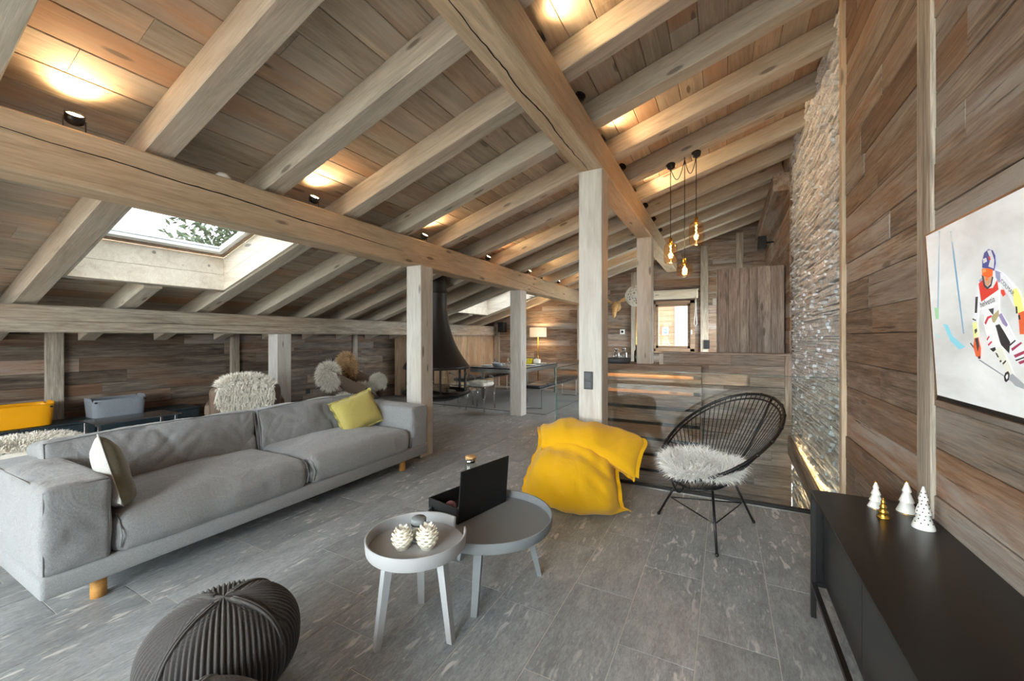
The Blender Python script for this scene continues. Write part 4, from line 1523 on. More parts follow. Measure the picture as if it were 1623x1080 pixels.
ctree('white tiered ceramic tree with gilded tip and foot, behind the small gold one', 0.603, 2.364, 0.118, 0.030, 'white', 4, band=True)
ctree('white tiered ceramic tree with a gilded tip, standing nearest the board wall', 0.705, 2.359, 0.138, 0.036, 'white', 3, band=True)
ctree('white ceramic tree dotted with small holes, closest to the screen', 0.707, 2.200, 0.168, 0.036, 'white', 3, dots=True)
ctree('smallest ceramic tree, shiny gold', 0.597, 2.247, 0.085, 0.022, 'gold', 4)

# ------------------------------------------------------------------ wall screen showing a ski racer
TVR = Matrix.Rotation(math.radians(-3.0), 3, 'Y')
tv = thing('television', 'wall-mounted flat television showing a ski racer, on the board wall', 'television', (0.705, 1.555, 1.478))
# local: x out of the wall is negative; y along the wall; z up
TW, THH = 1.13, 0.635


def tvp(y, z, d=0.0):
    return TVR @ Vector((-d, y, z))


def tvbox(name, y0, y1, z0, z1, d0, d1, mat, parent=tv):
    vs = [tvp(Y, Z, D) for D in (d0, d1) for Y, Z in ((y0, z0), (y1, z0), (y1, z1), (y0, z1))]
    return MB().add(vs, [[0, 3, 2, 1], [4, 5, 6, 7], [0, 1, 5, 4], [1, 2, 6, 5], [2, 3, 7, 6], [3, 0, 4, 7]]).build(name, mat, parent)


tvbox('casing', -TW / 2, TW / 2, -THH / 2, THH / 2, -0.035, 0.0, 'blackm')
for y0, y1, z0, z1 in ((-TW / 2, TW / 2, -THH / 2, -THH / 2 + 0.004), (-TW / 2, TW / 2, THH / 2 - 0.006, THH / 2), (-TW / 2, -TW / 2 + 0.006, -THH / 2 + .008, THH / 2 - .006), (TW / 2 - 0.006, TW / 2, -THH / 2 + .008, THH / 2 - .006)):
    tvbox('bezel', y0, y1, z0, z1, 0.0, 0.004, 'bezel')
tvbox('lower_frame', -TW / 2, TW / 2, -THH / 2 + 0.004, -THH / 2 + 0.02, 0.0, 0.003, 'blackm')
tvbox('wall_bracket', -0.2, 0.2, -0.15, 0.15, -0.08, -0.035, 'black')
scr = tvbox('screen', -TW / 2 + 0.006, TW / 2 - 0.006, -THH / 2 + 0.008, THH / 2 - 0.006, 0.0, 0.002, 'screen')
_prc = [0]


def pr(col, pts, name='picture_shape'):
    """flat print on the screen; pts are (metres from the screen's far edge, metres up from its foot)"""
    _prc[0] += 1
    d = 0.0021 + 0.00006 * _prc[0]
    me = MB()
    n = len(pts)
    vs = [tvp(TW / 2 - a, b - THH / 2, d) for a, b in pts]
    me.add(vs, [list(range(n))[::-1]])
    key = 'pix' + col
    if key not in M:
        M[key] = simple('screen_colour_' + col.strip('#'), col, 0.25, emit=col, es=0.25)
    return me.build(name, key, scr, fix=False)
for _c, _p in (
    ('#7fa9c4', [(0.111, 0.625), (0.12, 0.623), (0.062, 0.327), (0.054, 0.327)]),
    ('#6fa0bf', [(0.189, 0.606), (0.202, 0.603), (0.234, 0.252), (0.226, 0.251)]),
    ('#86cde0', [(0.092, 0.289), (0.127, 0.284), (0.156, 0.244), (0.237, 0.207), (0.194, 0.198), (0.137, 0.227)]),
    ('#b9ddd9', [(0.019, 0.254), (0.076, 0.245), (0.046, 0.235)]),
    ('#9fd0a8', [(0.034, 0.351), (0.069, 0.349), (0.063, 0.308), (0.038, 0.309)]),
    ('#8f979d', [(0.306, 0.168), (0.319, 0.169), (0.513, 0.104), (0.513, 0.1)]),
    ('#9aa0a6', [(0.44, 0.133), (0.467, 0.142), (0.531, 0.108), (0.53, 0.098), (0.482, 0.105)]),
    ('#3f4347', [(0.265, 0.22), (0.272, 0.222), (0.295, 0.203), (0.29, 0.2)]),
    ('#dfe1e6', [(0.407, 0.314), (0.445, 0.312), (0.465, 0.286), (0.493, 0.244), (0.563, 0.187), (0.557, 0.137), (0.514, 0.163), (0.467, 0.195), (0.431, 0.228), (0.411, 0.266)]),
    ('#26292f', [(0.407, 0.274), (0.432, 0.278), (0.457, 0.249), (0.475, 0.226), (0.467, 0.194), (0.433, 0.217), (0.414, 0.249)]),
    ('#8d84ad', [(0.43, 0.304), (0.445, 0.31), (0.471, 0.275), (0.463, 0.269), (0.448, 0.278)]),
    ('#9b3a55', [(0.477, 0.208), (0.521, 0.227), (0.527, 0.224), (0.482, 0.201)]),
    ('#9b3a55', [(0.486, 0.19), (0.551, 0.21), (0.556, 0.204), (0.493, 0.183)]),
    ('#9b3a55', [(0.503, 0.172), (0.562, 0.189), (0.562, 0.182), (0.511, 0.166)]),
    ('#2b2d33', [(0.472, 0.22), (0.498, 0.233), (0.501, 0.23), (0.474, 0.215)]),
    ('#2b2d33', [(0.491, 0.177), (0.558, 0.195), (0.559, 0.193), (0.497, 0.174)]),
    ('#e6e7ea', [(0.363, 0.314), (0.397, 0.307), (0.416, 0.266), (0.431, 0.219), (0.399, 0.199), (0.375, 0.212), (0.364, 0.245), (0.353, 0.281)]),
    ('#c23a4e', [(0.358, 0.284), (0.375, 0.302), (0.397, 0.306), (0.399, 0.301), (0.381, 0.295), (0.365, 0.278)]),
    ('#c23a4e', [(0.363, 0.234), (0.376, 0.245), (0.38, 0.241), (0.366, 0.229)]),
    ('#c23a4e', [(0.367, 0.218), (0.387, 0.229), (0.391, 0.225), (0.371, 0.213)]),
    ('#2b2d33', [(0.376, 0.205), (0.404, 0.211), (0.407, 0.202), (0.392, 0.196)]),
    ('#d9dcd0', [(0.399, 0.199), (0.433, 0.216), (0.447, 0.194), (0.467, 0.162), (0.48, 0.139), (0.453, 0.13), (0.433, 0.16), (0.416, 0.176)]),
    ('#3a3d40', [(0.421, 0.172), (0.43, 0.174), (0.431, 0.169), (0.422, 0.166)]),
    ('#3a3d40', [(0.402, 0.195), (0.411, 0.193), (0.42, 0.182), (0.413, 0.18)]),
    ('#3a3d40', [(0.434, 0.165), (0.45, 0.175), (0.453, 0.171), (0.437, 0.16)]),
    ('#2a2c2f', [(0.436, 0.125), (0.444, 0.138), (0.458, 0.144), (0.464, 0.137), (0.457, 0.118), (0.445, 0.111), (0.438, 0.114)]),
    ('#e8e9ea', [(0.444, 0.126), (0.449, 0.133), (0.456, 0.135), (0.455, 0.126), (0.449, 0.119)]),
    ('#e2e4e9', [(0.336, 0.407), (0.37, 0.423), (0.433, 0.435), (0.462, 0.424), (0.469, 0.397), (0.443, 0.371), (0.437, 0.32), (0.409, 0.305), (0.342, 0.311), (0.337, 0.359)]),
    ('#8e96b8', [(0.433, 0.435), (0.462, 0.424), (0.471, 0.409), (0.447, 0.396), (0.434, 0.414)]),
    ('#9aa0be', [(0.348, 0.416), (0.367, 0.423), (0.369, 0.403), (0.35, 0.407)]),
    ('#e7e9ed', [(0.342, 0.347), (0.444, 0.374), (0.44, 0.333), (0.339, 0.324)]),
    ('#d23a31', [(0.344, 0.406), (0.369, 0.415), (0.383, 0.386), (0.416, 0.385), (0.441, 0.406), (0.443, 0.377), (0.351, 0.349)]),
    ('#3f4148', [(0.386, 0.324), (0.414, 0.326), (0.409, 0.305), (0.399, 0.312)]),
    ('#a9a07a', [(0.398, 0.301), (0.437, 0.32), (0.437, 0.304), (0.413, 0.283), (0.403, 0.284)]),
    ('#dfe2e8', [(0.335, 0.403), (0.345, 0.38), (0.339, 0.349), (0.328, 0.309), (0.318, 0.273), (0.293, 0.273), (0.294, 0.297), (0.317, 0.365)]),
    ('#34363c', [(0.322, 0.367), (0.337, 0.367), (0.324, 0.316), (0.311, 0.317)]),
    ('#dfe59a', [(0.293, 0.286), (0.32, 0.289), (0.319, 0.245), (0.296, 0.235)]),
    ('#3a3c3f', [(0.297, 0.301), (0.316, 0.295), (0.315, 0.291), (0.296, 0.296)]),
    ('#3a3c3f', [(0.303, 0.264), (0.317, 0.268), (0.318, 0.259), (0.305, 0.25)]),
    ('#d5603c', [(0.299, 0.237), (0.322, 0.24), (0.332, 0.206), (0.326, 0.174), (0.3, 0.179), (0.289, 0.21)]),
    ('#33333a', [(0.303, 0.236), (0.32, 0.238), (0.323, 0.213), (0.312, 0.194), (0.308, 0.213)]),
    ('#33333a', [(0.31, 0.178), (0.327, 0.182), (0.324, 0.172), (0.313, 0.172)]),
    ('#dfe2e8', [(0.459, 0.425), (0.484, 0.407), (0.517, 0.373), (0.529, 0.346), (0.508, 0.324), (0.487, 0.356), (0.455, 0.394)]),
    ('#d8473c', [(0.455, 0.376), (0.47, 0.374), (0.476, 0.361), (0.464, 0.355), (0.455, 0.365)]),
    ('#e6ea86', [(0.508, 0.37), (0.525, 0.373), (0.539, 0.349), (0.546, 0.314), (0.542, 0.298), (0.518, 0.306), (0.509, 0.336)]),
    ('#2f3136', [(0.515, 0.324), (0.522, 0.323), (0.522, 0.305), (0.515, 0.304)]),
    ('#d5603c', [(0.524, 0.305), (0.549, 0.31), (0.557, 0.279), (0.547, 0.248), (0.524, 0.248)]),
    ('#2f3136', [(0.523, 0.299), (0.531, 0.301), (0.532, 0.287), (0.524, 0.288)]),
    ('#c69a80', [(0.375, 0.429), (0.42, 0.422), (0.412, 0.402), (0.395, 0.392), (0.38, 0.399)]),
    ('#3a3a3f', [(0.367, 0.43), (0.376, 0.426), (0.382, 0.398), (0.394, 0.391), (0.409, 0.398), (0.42, 0.42), (0.425, 0.415), (0.413, 0.391), (0.39, 0.383), (0.374, 0.395)]),
    ('#3c4a8f', [(0.373, 0.451), (0.376, 0.473), (0.389, 0.494), (0.412, 0.501), (0.433, 0.493), (0.443, 0.476), (0.442, 0.453), (0.432, 0.433), (0.401, 0.445)]),
    ('#c9ccd3', [(0.405, 0.498), (0.424, 0.496), (0.437, 0.465), (0.431, 0.44), (0.405, 0.45), (0.418, 0.471)]),
    ('#c9ccd3', [(0.38, 0.477), (0.398, 0.478), (0.401, 0.466), (0.381, 0.463)]),
    ('#b93b3a', [(0.407, 0.478), (0.417, 0.479), (0.42, 0.468), (0.412, 0.467)]),
    ('#e8662c', [(0.371, 0.449), (0.401, 0.446), (0.427, 0.438), (0.423, 0.42), (0.398, 0.417), (0.37, 0.429)]),
    ('#f39a5a', [(0.374, 0.446), (0.394, 0.445), (0.391, 0.436), (0.374, 0.436)]),
    ('#e8793e', [(0.386, 0.419), (0.401, 0.418), (0.398, 0.409), (0.386, 0.411)]),
):
    pr(_c, _p)


def word(txt, a, b, size, ang, col='#23252a'):
    """lettering printed on the screen picture"""
    cu = bpy.data.curves.new('lettering', 'FONT')
    cu.body = txt; cu.size = size
    tmp = bpy.data.objects.new('tmp', cu); link(tmp)
    dg = bpy.context.evaluated_depsgraph_get()
    me0 = bpy.data.meshes.new_from_object(tmp.evaluated_get(dg))
    bpy.data.objects.remove(tmp)
    c, s = math.cos(ang), math.sin(ang)
    _prc[0] += 1
    d = 0.0024 + 0.00006 * _prc[0]
    for v in me0.vertices:
        x, y = v.co.x, v.co.y
        v.co = tvp(TW / 2 - (a + x * c - y * s), b + x * s + y * c - THH / 2, d)
    me0.materials.clear()
    me0.materials.append(simple('print_' + txt, col, 0.4))
    o = bpy.data.objects.new('lettering', me0)
    link(o, scr)


word('helvetia', 0.348, 0.331, 0.026, 0.17)
word('COLMAR', 0.458, 0.398, 0.017, -0.72)

# ------------------------------------------------------------------ hanging fireplace
fp = thing('hanging_fireplace', 'black suspended fireplace with a flared hood and glazed fire bowl, behind the sofa post', 'fireplace', (-4.25, 5.36, 0))
zc = zr(-4.25) + RH - 0.02
hood = [(0.165, zc)]
for i in range(1, 19):
    t = i / 18
    hood.append((0.165 + 0.355 * (t ** 2.6) + 0.02 * t, zc - 0.30 - (zc - 0.30 - 0.93) * t))
hood.insert(1, (0.165, zc - 0.30))
hood += [(0.545, 0.915), (0.545, 0.885), (0.52, 0.885), (0.50, 0.93)]
MB().lathe(hood, 48).build('hood', 'fire', fp)
MB().lathe([(0.168, zc - 0.29), (0.185, zc - 0.29), (0.185, zc - 0.25), (0.168, zc - 0.25)], 32).build('flue_collar', 'fire', fp)
MB().lathe([(0, 0.36), (0.30, 0.37), (0.47, 0.43), (0.57, 0.485), (0.57, 0.51), (0.50, 0.52), (0.46, 0.47), (0, 0.45)], 48).build('fire_bowl', 'fire', fp)
MB().lathe([(0.50, 0.515), (0.504, 0.515), (0.504, 0.89), (0.50, 0.89)], 48).build('glass_cylinder', 'clear', fp)
for k in range(6):
    a = math.radians(15 + 60 * k)
    MB().box((0.50 * math.cos(a), 0.50 * math.sin(a), 0.70), (0.03, 0.03, 0.39), 0.002, Matrix.Rotation(a, 3, 'Z')).build('upright', 'fire', fp)
MB().lathe([(0.2, 0.455), (0.33, 0.455), (0.33, 0.50), (0.2, 0.50)], 24).build('grate', 'black', fp)
r8 = random.Random(2)
for k in range(4):
    a = r8.uniform(0, 3)
    lg = MB().tube([(-0.22 * math.cos(a), -0.22 * math.sin(a), 0.53 + 0.02 * k), (0.22 * math.cos(a), 0.22 * math.sin(a), 0.53 + 0.02 * k)], 0.035, 9)
    lg.build('log', 'bark', fp)

# ------------------------------------------------------------------ dining corner
rug = tag(MB().box((-4.3, 8.25, 0.005), (2.9, 3.1, 0.01), 0.003).build('rug', 'rug'), 'dark brown rug under the dining table', 'rug')
TX0, TX1, TY0, TY1, TZ = -4.92, -3.72, 7.36, 9.55, 0.76
dt = thing('dining_table', 'long dining table with a dark glass top and brushed steel frame', 'table', ((TX0 + TX1) / 2, (TY0 + TY1) / 2, 0.01))
hx, hy = (TX1 - TX0) / 2, (TY1 - TY0) / 2
MB().box((0, 0, TZ - 0.016), (2 * hx, 2 * hy, 0.012), 0.002).build('top', 'ttop', dt)
MB().box((0, 0, TZ - 0.032), (2 * hx - 0.01, 2 * hy - 0.01, 0.02)).build('sub_top', 'blackm', dt)
for y in (-hy + 0.02, hy - 0.02): MB().box((0, y, TZ - 0.082), (2 * hx, 0.03, 0.08), 0.002).build('apron', 'steel', dt)
for x in (-hx + 0.02, hx - 0.02): MB().box((x, 0, TZ - 0.082), (0.03, 2 * hy - 0.06, 0.08), 0.002).build('apron', 'steel', dt)
for x in (-hx + 0.05, hx - 0.05):
    for y in (-hy + 0.45, hy - 0.05):
        MB().box((x, y, (TZ - 0.122) / 2), (0.06, 0.06, TZ - 0.122), 0.003).build('leg', 'steel', dt)


def bench(label, x, y0, y1, w=0.38):
    th = thing('bench', label, 'bench', (x, (y0 + y1) / 2, 0.01), group='dining benches')
    h = (y1 - y0) / 2
    n = 6
    for i in range(n):
        cushion(w, 2 * h / n - 0.002, 0.07, 0.025, (0, 0, 0.008), (8, 8, 4), 0.001, i).build('seat_pad', 'bleather', th, loc=(0, -h + (i + 0.5) * 2 * h / n, 0.43))
    MB().box((0, 0, 0.385), (w - 0.02, 2 * h - 0.02, 0.02)).build('seat_frame', 'steel', th)
    for y in (-h + 0.1, h - 0.1):
        MB().tube([(-w / 2 + 0.015, y, 0.38), (-w / 2 + 0.015, y, 0.015), (w / 2 - 0.015, y, 0.015), (w / 2 - 0.015, y, 0.38)], 0.014, 4, smooth=False).build('leg_hoop', 'steel', th)


bench('black leather bench with steel hoops, on the stair side of the dining table', -3.30, 7.05, 9.3)
bench('black leather bench between the dining table and the closet', -5.28, 7.5, 9.5)


def ghost(label, x, y, rz, pad=False):
    th = thing('acrylic_chair', label, 'chair', (x, y, 0), rz, 'clear acrylic chairs')
    cushion(0.42, 0.42, 0.03, 0.014, (0, 0, 0), (10, 10, 4), 0).build('seat', 'acryl', th, loc=(0, 0, 0.45))
    for sx in (-1, 1):
        MB().tube([(sx * 0.18, 0.18, 0.44), (sx * 0.2, 0.21, 0.0)], [0.022, 0.016], 8).build('leg', 'acryl', th)
        MB().tube([(sx * 0.18, -0.18, 0.44), (sx * 0.2, -0.22, 0.0)], [0.022, 0.016], 8).build('leg', 'acryl', th)
    def bk(u, v):
        a = math.radians(200 + 140 * u)
        return Vector((0.23 * math.cos(a), 0.02 + 0.25 * math.sin(a), 0.46 + v * (0.42 - 0.20 * abs(2 * u - 1) ** 3) + 0 * u)) + Vector((0, -0.07 * v, 0))
    MB().grid(bk, 20, 8).build('backrest', 'acryl', th)
    for sx in (-1, 1):
        MB().tube([(sx * 0.215, -0.06, 0.665), (sx * 0.235, 0.06, 0.65), (sx * 0.215, 0.15, 0.6), (sx * 0.2, 0.17, 0.45)], 0.013, 8).build('arm', 'acryl', th)
    return th


ghost('clear acrylic chair with a cream seat pad, at the near end of the dining table', -4.18, 6.62, 0.05)
ghost('clear acrylic chair mostly hidden behind the hanging fireplace', -4.78, 6.75, -0.1)
sp = thing('seat_pad', 'cream fleece seat pad on the clear acrylic chair', 'seat pad', (-4.18, 6.62, 0.466))
pd = cushion(0.40, 0.40, 0.07, 0.03, (0, 0, 0.01), (12, 12, 5), 0.008, 3).build('pad', 'fur', sp, loc=(0, 0, 0.036))
rg = random.Random(8)
fur('fleece', sp, [((rg.uniform(-.19, .19), rg.uniform(-.19, .19), 0.068), (rg.uniform(-.5, .5), rg.uniform(-.5, .5), 1)) for _ in range(1200)], 0.03, 'fur', 3, 0.004)

Z0 = 0.01 + TZ - 0.01


def plate(label, x, y):
    th = thing('place_setting_plate', label, 'plate', (x, y, Z0), group='white plates on the dining table')
    MB().lathe([(0, 0.004), (0.07, 0.004), (0.085, 0.003), (0.13, 0.016), (0.132, 0.018), (0.085, 0.008), (0, 0.008)], 28).build('dish', 'white', th)
    MB().lathe([(0.06, 0.0), (0.075, 0.0), (0.075, 0.004), (0.06, 0.004)], 24).build('foot_ring', 'white', th)


def wineglass(label, x, y):
    th = thing('wine_glass', label, 'glass', (x, y, Z0), group='glasses on the dining table')
    MB().lathe([(0, 0.002), (0.032, 0.002), (0.033, 0.004), (0.004, 0.008), (0.004, 0.07)], 18).build('stem', 'acryl', th)
    MB().lathe([(0.004, 0.07), (0.03, 0.085), (0.038, 0.115), (0.033, 0.155), (0.0315, 0.155), (0.036, 0.115), (0.028, 0.088), (0, 0.074)], 18).build('bowl', 'acryl', th)


side = {0: 'closet side', 1: 'stair side'}
for i, y in enumerate((7.75, 8.35, 8.95)):
    for s_, x in ((0, -4.72), (1, -3.92)):
        plate('white dinner plate, %s setting from the near end on the %s of the table' % (ORD[i], side[s_]), x, y)
        wineglass('stemmed glass, %s setting from the near end on the %s of the table' % (ORD[i], side[s_]), x + (0.17 if s_ == 0 else -0.17), y + 0.1)
bo = thing('glass_bowl', 'low grey glass bowl near the end of the dining table', 'bowl', (-4.33, 7.55, Z0))
MB().lathe([(0, 0.0), (0.07, 0.0), (0.11, 0.03), (0.13, 0.085), (0.125, 0.085), (0.105, 0.034), (0.065, 0.006), (0, 0.006)], 28).build('body', simple('grey_bowl', '#8b8d8e', 0.3), bo)
yb = thing('napkin_box', 'bright yellow napkin box with a cream wrap, in the middle of the dining table', 'box', (-4.22, 8.9, Z0), 0.2)
MB().box((0, 0, 0.06), (0.16, 0.16, 0.12), 0.006).build('box', 'yellowbox', yb)
MB().box((0.20, 0.0, 0.055), (0.16, 0.14, 0.11), 0.02, seg=2).build('wrap', 'wax', yb)

fl = thing('floor_lamp', 'floor lamp with a pale drum shade, behind the dining table', 'floor lamp', (-4.40, 9.84, 0))
MB().lathe([(0, 0.0), (0.14, 0.0), (0.14, 0.02), (0.02, 0.03), (0, 0.03)], 28).build('base', 'gold', fl)
MB().tube([(0, 0, 0.03), (0, 0, 1.46)], 0.014, 10).build('pole', 'gold', fl)
MB().lathe([(0.225, 1.41), (0.225, 1.66), (0.221, 1.66), (0.221, 1.41)], 36).build('shade', 'shade', fl)
MB().lathe([(0, 1.46), (0.03, 1.47), (0.035, 1.52), (0, 1.56)], 14).build('bulb', 'lens', fl)
MB().tube([(-0.221, 0, 1.64), (0.221, 0, 1.64)], 0.004, 6).build('shade_ring', 'gold', fl)
l = bpy.data.lights.new('bulb_light', 'POINT'); l.energy = 9; l.color = WARM; l.shadow_soft_size = 0.05
o = bpy.data.objects.new('bulb_light', l); o.location = (0, 0, 1.6); link(o, fl)

spk = thing('loudspeaker', 'small black loudspeaker under the eaves purlin beyond the dining table', 'speaker', (-5.60, 10.02, 1.60))
MB().box((0, 0, 0.09), (0.2, 0.18, 0.28), 0.01).build('cabinet', 'blackm', spk)
MB().lathe([(0, 0), (0.07, 0.004), (0.075, 0)], 18).build('cone', 'black', spk, loc=(0, -0.092, 0.07))
spk2 = thing('loudspeaker', 'small black loudspeaker high up where the kitchen side wall meets the roof', 'speaker', (0.60, 8.5, 2.98))
MB().box((0, 0, 0.12), (0.13, 0.16, 0.22), 0.01).build('cabinet', 'blackm', spk2)
MB().tube([(0.05, 0, 0.12), (0.18, 0, 0.12)], 0.015, 8).build('wall_arm', 'black', spk2)

# ------------------------------------------------------------------ slatted bar, kitchen
br = thing('kitchen_bar', 'slatted barn-wood bar front with warm light in its gaps, beyond the glass railing', 'bar counter')
z = 0.99
r9 = random.Random(12)
zs = []
for i in range(11):
    h = 0.188 if i else 0.15
    a, b = -1.9, -0.29
    bar('slat', (a, 6.33 + r9.uniform(-.004, .004), z - h / 2), (b, 6.33, z - h / 2), h, 0.03, 'barn', br, nrm=(0, -1, 0))
    zs.append(z - h - 0.024)
    z -= h + 0.048
MB().box((-1.095, 6.44, -0.35), (1.61, 0.02, 2.66)).build('gap_shade_board', 'blackm', br)  # black paints the shade in the gaps; only the lit ones get wood
for zz in zs[:2]:
    MB().box((-1.12, 6.42, zz - 0.01), (1.45, 0.012, 0.10)).build('lit_backing', 'closet', br)
for i in range(2):
    MB().box((-1.15, 6.365, zs[i] + 0.05), (1.45, 0.014, 0.014)).build('light_strip', 'led' if i == 0 else 'led2', br)
MB().box((-0.30, 6.40, -0.35), (0.025, 0.11, 2.66)).build('end_board', 'barngrey', br)
bar('worktop', (-2.5, 6.74, 0.975), (-0.88, 6.74, 0.975), 0.58, 0.03, 'barn', br)
bar('ledge', (-2.5, 6.385, 0.975), (-0.28, 6.385, 0.975), 0.13, 0.03, 'barn', br)
for zz in zs[:3]:
    MB().box((-0.335, 6.37, zz), (0.09, 0.05, 0.046)).build('spacer', 'blackm', br)

lw = tag(MB().box((-0.03, 6.60, -0.25), (1.62, 0.12, 2.80)).build('wall_stair_far', 'plaster'), kind='structure')
r10 = random.Random(17)
z = -1.6
while z < 1.15:
    h = min(r10.uniform(0.13, 0.2), 1.15 - z)
    for s, e in splits(r10, -0.84, 0.80, 0.7, 1.7):
        bar('plank', (s + .001, 6.53, z + h / 2), (e - .001, 6.53, z + h / 2), h - 0.003, 0.022, 'barngrey', lw, nrm=(0, -1, 0))
    z += h
bar('cap_board', (-0.86, 6.59, 1.165), (0.80, 6.59, 1.165), 0.17, 0.03, 'barngrey', lw)
bar('end_trim', (-0.85, 6.52, 0.96), (-0.85, 6.52, 1.15), 0.06, 0.04, 'post', lw, nrm=(0, -1, 0))
bar('corner_board', (0.76, 6.50, 0.30), (0.76, 6.50, 1.15), 0.08, 0.04, 'barngrey', lw, nrm=(0, -1, 0))
tag(MB().box((-1.70, 6.60, -1.6), (1.6, 0.1, 2.5)).build('wall_bar_base', 'plaster'), kind='structure')

kc = thing('tall_cabinet', 'tall grey barn-wood cabinet of upright boards behind the low stair wall', 'cabinet', (0.345, 7.32, 0))
MB().box((0, 0, 1.2), (0.86, 0.60, 2.4)).build('carcass', 'plaster', kc)
x = -0.43
while x < 0.40:
    w = min(r10.uniform(0.10, 0.17), 0.43 - x)
    bar('door_board', (x + w / 2, -0.312, 0), (x + w / 2, -0.312, 2.45), w - 0.002, 0.022, 'barngrey', kc, nrm=(0, -1, 0))
    x += w
y = -0.32
while y < 0.3:
    bar('side_board', (-0.442, y + 0.08, 0), (-0.442, y + 0.08, 2.45), 0.158, 0.022, 'barngrey', kc, nrm=(-1, 0, 0))
    y += 0.16
MB().box((0, 0, 2.425), (0.87, 0.60, 0.03)).build('top', 'plaster', kc)

bl = thing('window_blind', 'cream fabric blind rolled up over the kitchen window', 'blind', (-1.08, YB - 0.07, 2.29))
cushion(1.10, 0.08, 0.20, 0.02, (0, 0.008, 0), (20, 4, 6), 0.004, 4).build('folded_fabric', 'lining', bl, loc=(0, 0, 0.11))
MB().box((0, 0.02, 0.215), (1.12, 0.06, 0.02)).build('head_rail', 'white', bl)
MB().tube([(0.50, -0.045, 0.05), (0.495, -0.05, -0.3), (0.47, -0.05, -0.58), (0.50, -0.05, -0.64), (0.53, -0.05, -0.58), (0.515, -0.05, -0.3), (0.51, -0.045, 0.05)], 0.006, 6).build('pull_cord', 'white', bl)

so = thing('wall_socket', 'black wall socket beside the kitchen window', 'socket', (-0.35, YB - 0.09, 1.24))
MB().box((0, 0, 0), (0.12, 0.02, 0.2), 0.004).build('plate', 'blackm', so)
MB().lathe([(0, 0), (0.03, 0), (0.03, 0.004), (0, 0.002)], 16).build('insert', 'black', so, loc=(0, -0.011, 0))

ks = thing('wall_socket', 'black wall socket low on the knee wall behind the butterfly chair', 'socket', (XL + 0.012, 5.02, 0.36))
MB().box((0, 0, 0), (0.012, 0.09, 0.09), 0.003).build('plate', 'blackm', ks)
MB().box((0.007, 0, 0), (0.006, 0.05, 0.05), 0.002).build('insert', 'black', ks)
mo = thing('moose_trophy', 'carved wooden moose head trophy on the back wall', 'wall trophy', (-2.40, YB - 0.02, 2.16))
MB().lathe([(0, 0), (0.12, 0), (0.12, 0.02), (0, 0.02)], 20).build('plaque', 'mount', mo).rotation_euler = (math.pi / 2, 0, 0)
hd = MB()
for i in range(1):
    hd.grid(lambda u, v: Vector((interp([(0, 0.07), (0.2, 0.09), (0.5, 0.062), (0.75, 0.058), (0.9, 0.062), (1.0, 0.05)], v) * math.sin(math.pi * min(1, v * 1.0 + 0.02)) ** 0.35 * math.cos(2 * math.pi * u),
                                 -0.10 - 0.14 * v + (0.07) * math.sin(2 * math.pi * u) * math.sin(math.pi * min(1, v + 0.02)) ** 0.35,
                                 0.13 - 0.42 * v)), 18, 14, True)
hd.build('head', 'mount', mo)
for sx in (-1, 1):
    pal = [(a, 0.12 + (b - 0.12) * 0.75) for a, b in [(0.05, 0.12), (0.10, 0.10), (0.16, 0.12), (0.22, 0.11), (0.31, 0.16), (0.285, 0.185), (0.33, 0.22), (0.29, 0.23), (0.30, 0.27), (0.25, 0.25), (0.235, 0.28), (0.20, 0.235), (0.15, 0.20), (0.10, 0.145)]]
    g = MB()
    vs = [(sx * a, -0.14, b) for a, b in pal] + [(sx * a, -0.115, b) for a, b in pal]
    n = len(pal)
    g.add(vs, [list(range(n)), [n + i for i in range(n)][::-1]] + [[i, (i + 1) % n, n + (i + 1) % n, n + i] for i in range(n)])
    g.build('antler', 'mount', mo)
    MB().sphere((sx * 0.10, -0.14, 0.10), 0.035, 10, 6, (1.3, 0.5, 0.6)).build('ear', 'mount', mo)
th_ = thing('thermostat', 'small white square thermostat on the back wall below the moose head', 'thermostat', (-2.25, YB - 0.025, 1.54))
MB().box((0, 0, 0), (0.12, 0.02, 0.12), 0.006).build('plate', 'white', th_)
MB().lathe([(0, 0), (0.03, 0), (0.028, 0.012), (0, 0.012)], 18).build('dial', 'blackm', th_, loc=(0, -0.01, 0)).rotation_euler = (math.pi / 2, 0, 0)

gl = thing('globe_lamp', 'white pierced globe lamp on a slender brass stand, behind the bar post', 'lamp', (-1.81, 9.6, 0))
r11 = random.Random(9)
sph = MB()
GN = 90
for i in range(GN):
    zz = 1 - 2 * (i + 0.5) / GN; a = i * 2.399963
    d = Vector((math.sqrt(1 - zz * zz) * math.cos(a), math.sqrt(1 - zz * zz) * math.sin(a), zz))
    s = d.orthogonal().normalized(); t = d.cross(s)
    rr = 0.040
    sph.tube([d * 0.235 + (s * math.cos(k * math.pi / 4) + t * math.sin(k * math.pi / 4)) * rr for k in range(8)], 0.009, 5, True)
sph.build('pierced_shade', 'whitem', gl, loc=(0, 0, 2.36))
MB().sphere((0, 0, 2.36), 0.06, 12, 8).build('bulb', 'whitem', gl)
MB().tube([(0, 0, 0.03), (0, 0, 2.30)], 0.012, 8).build('stand', 'gold', gl)
MB().lathe([(0, 0), (0.15, 0), (0.15, 0.02), (0.02, 0.03), (0, 0.03)], 24).build('base', 'gold', gl)


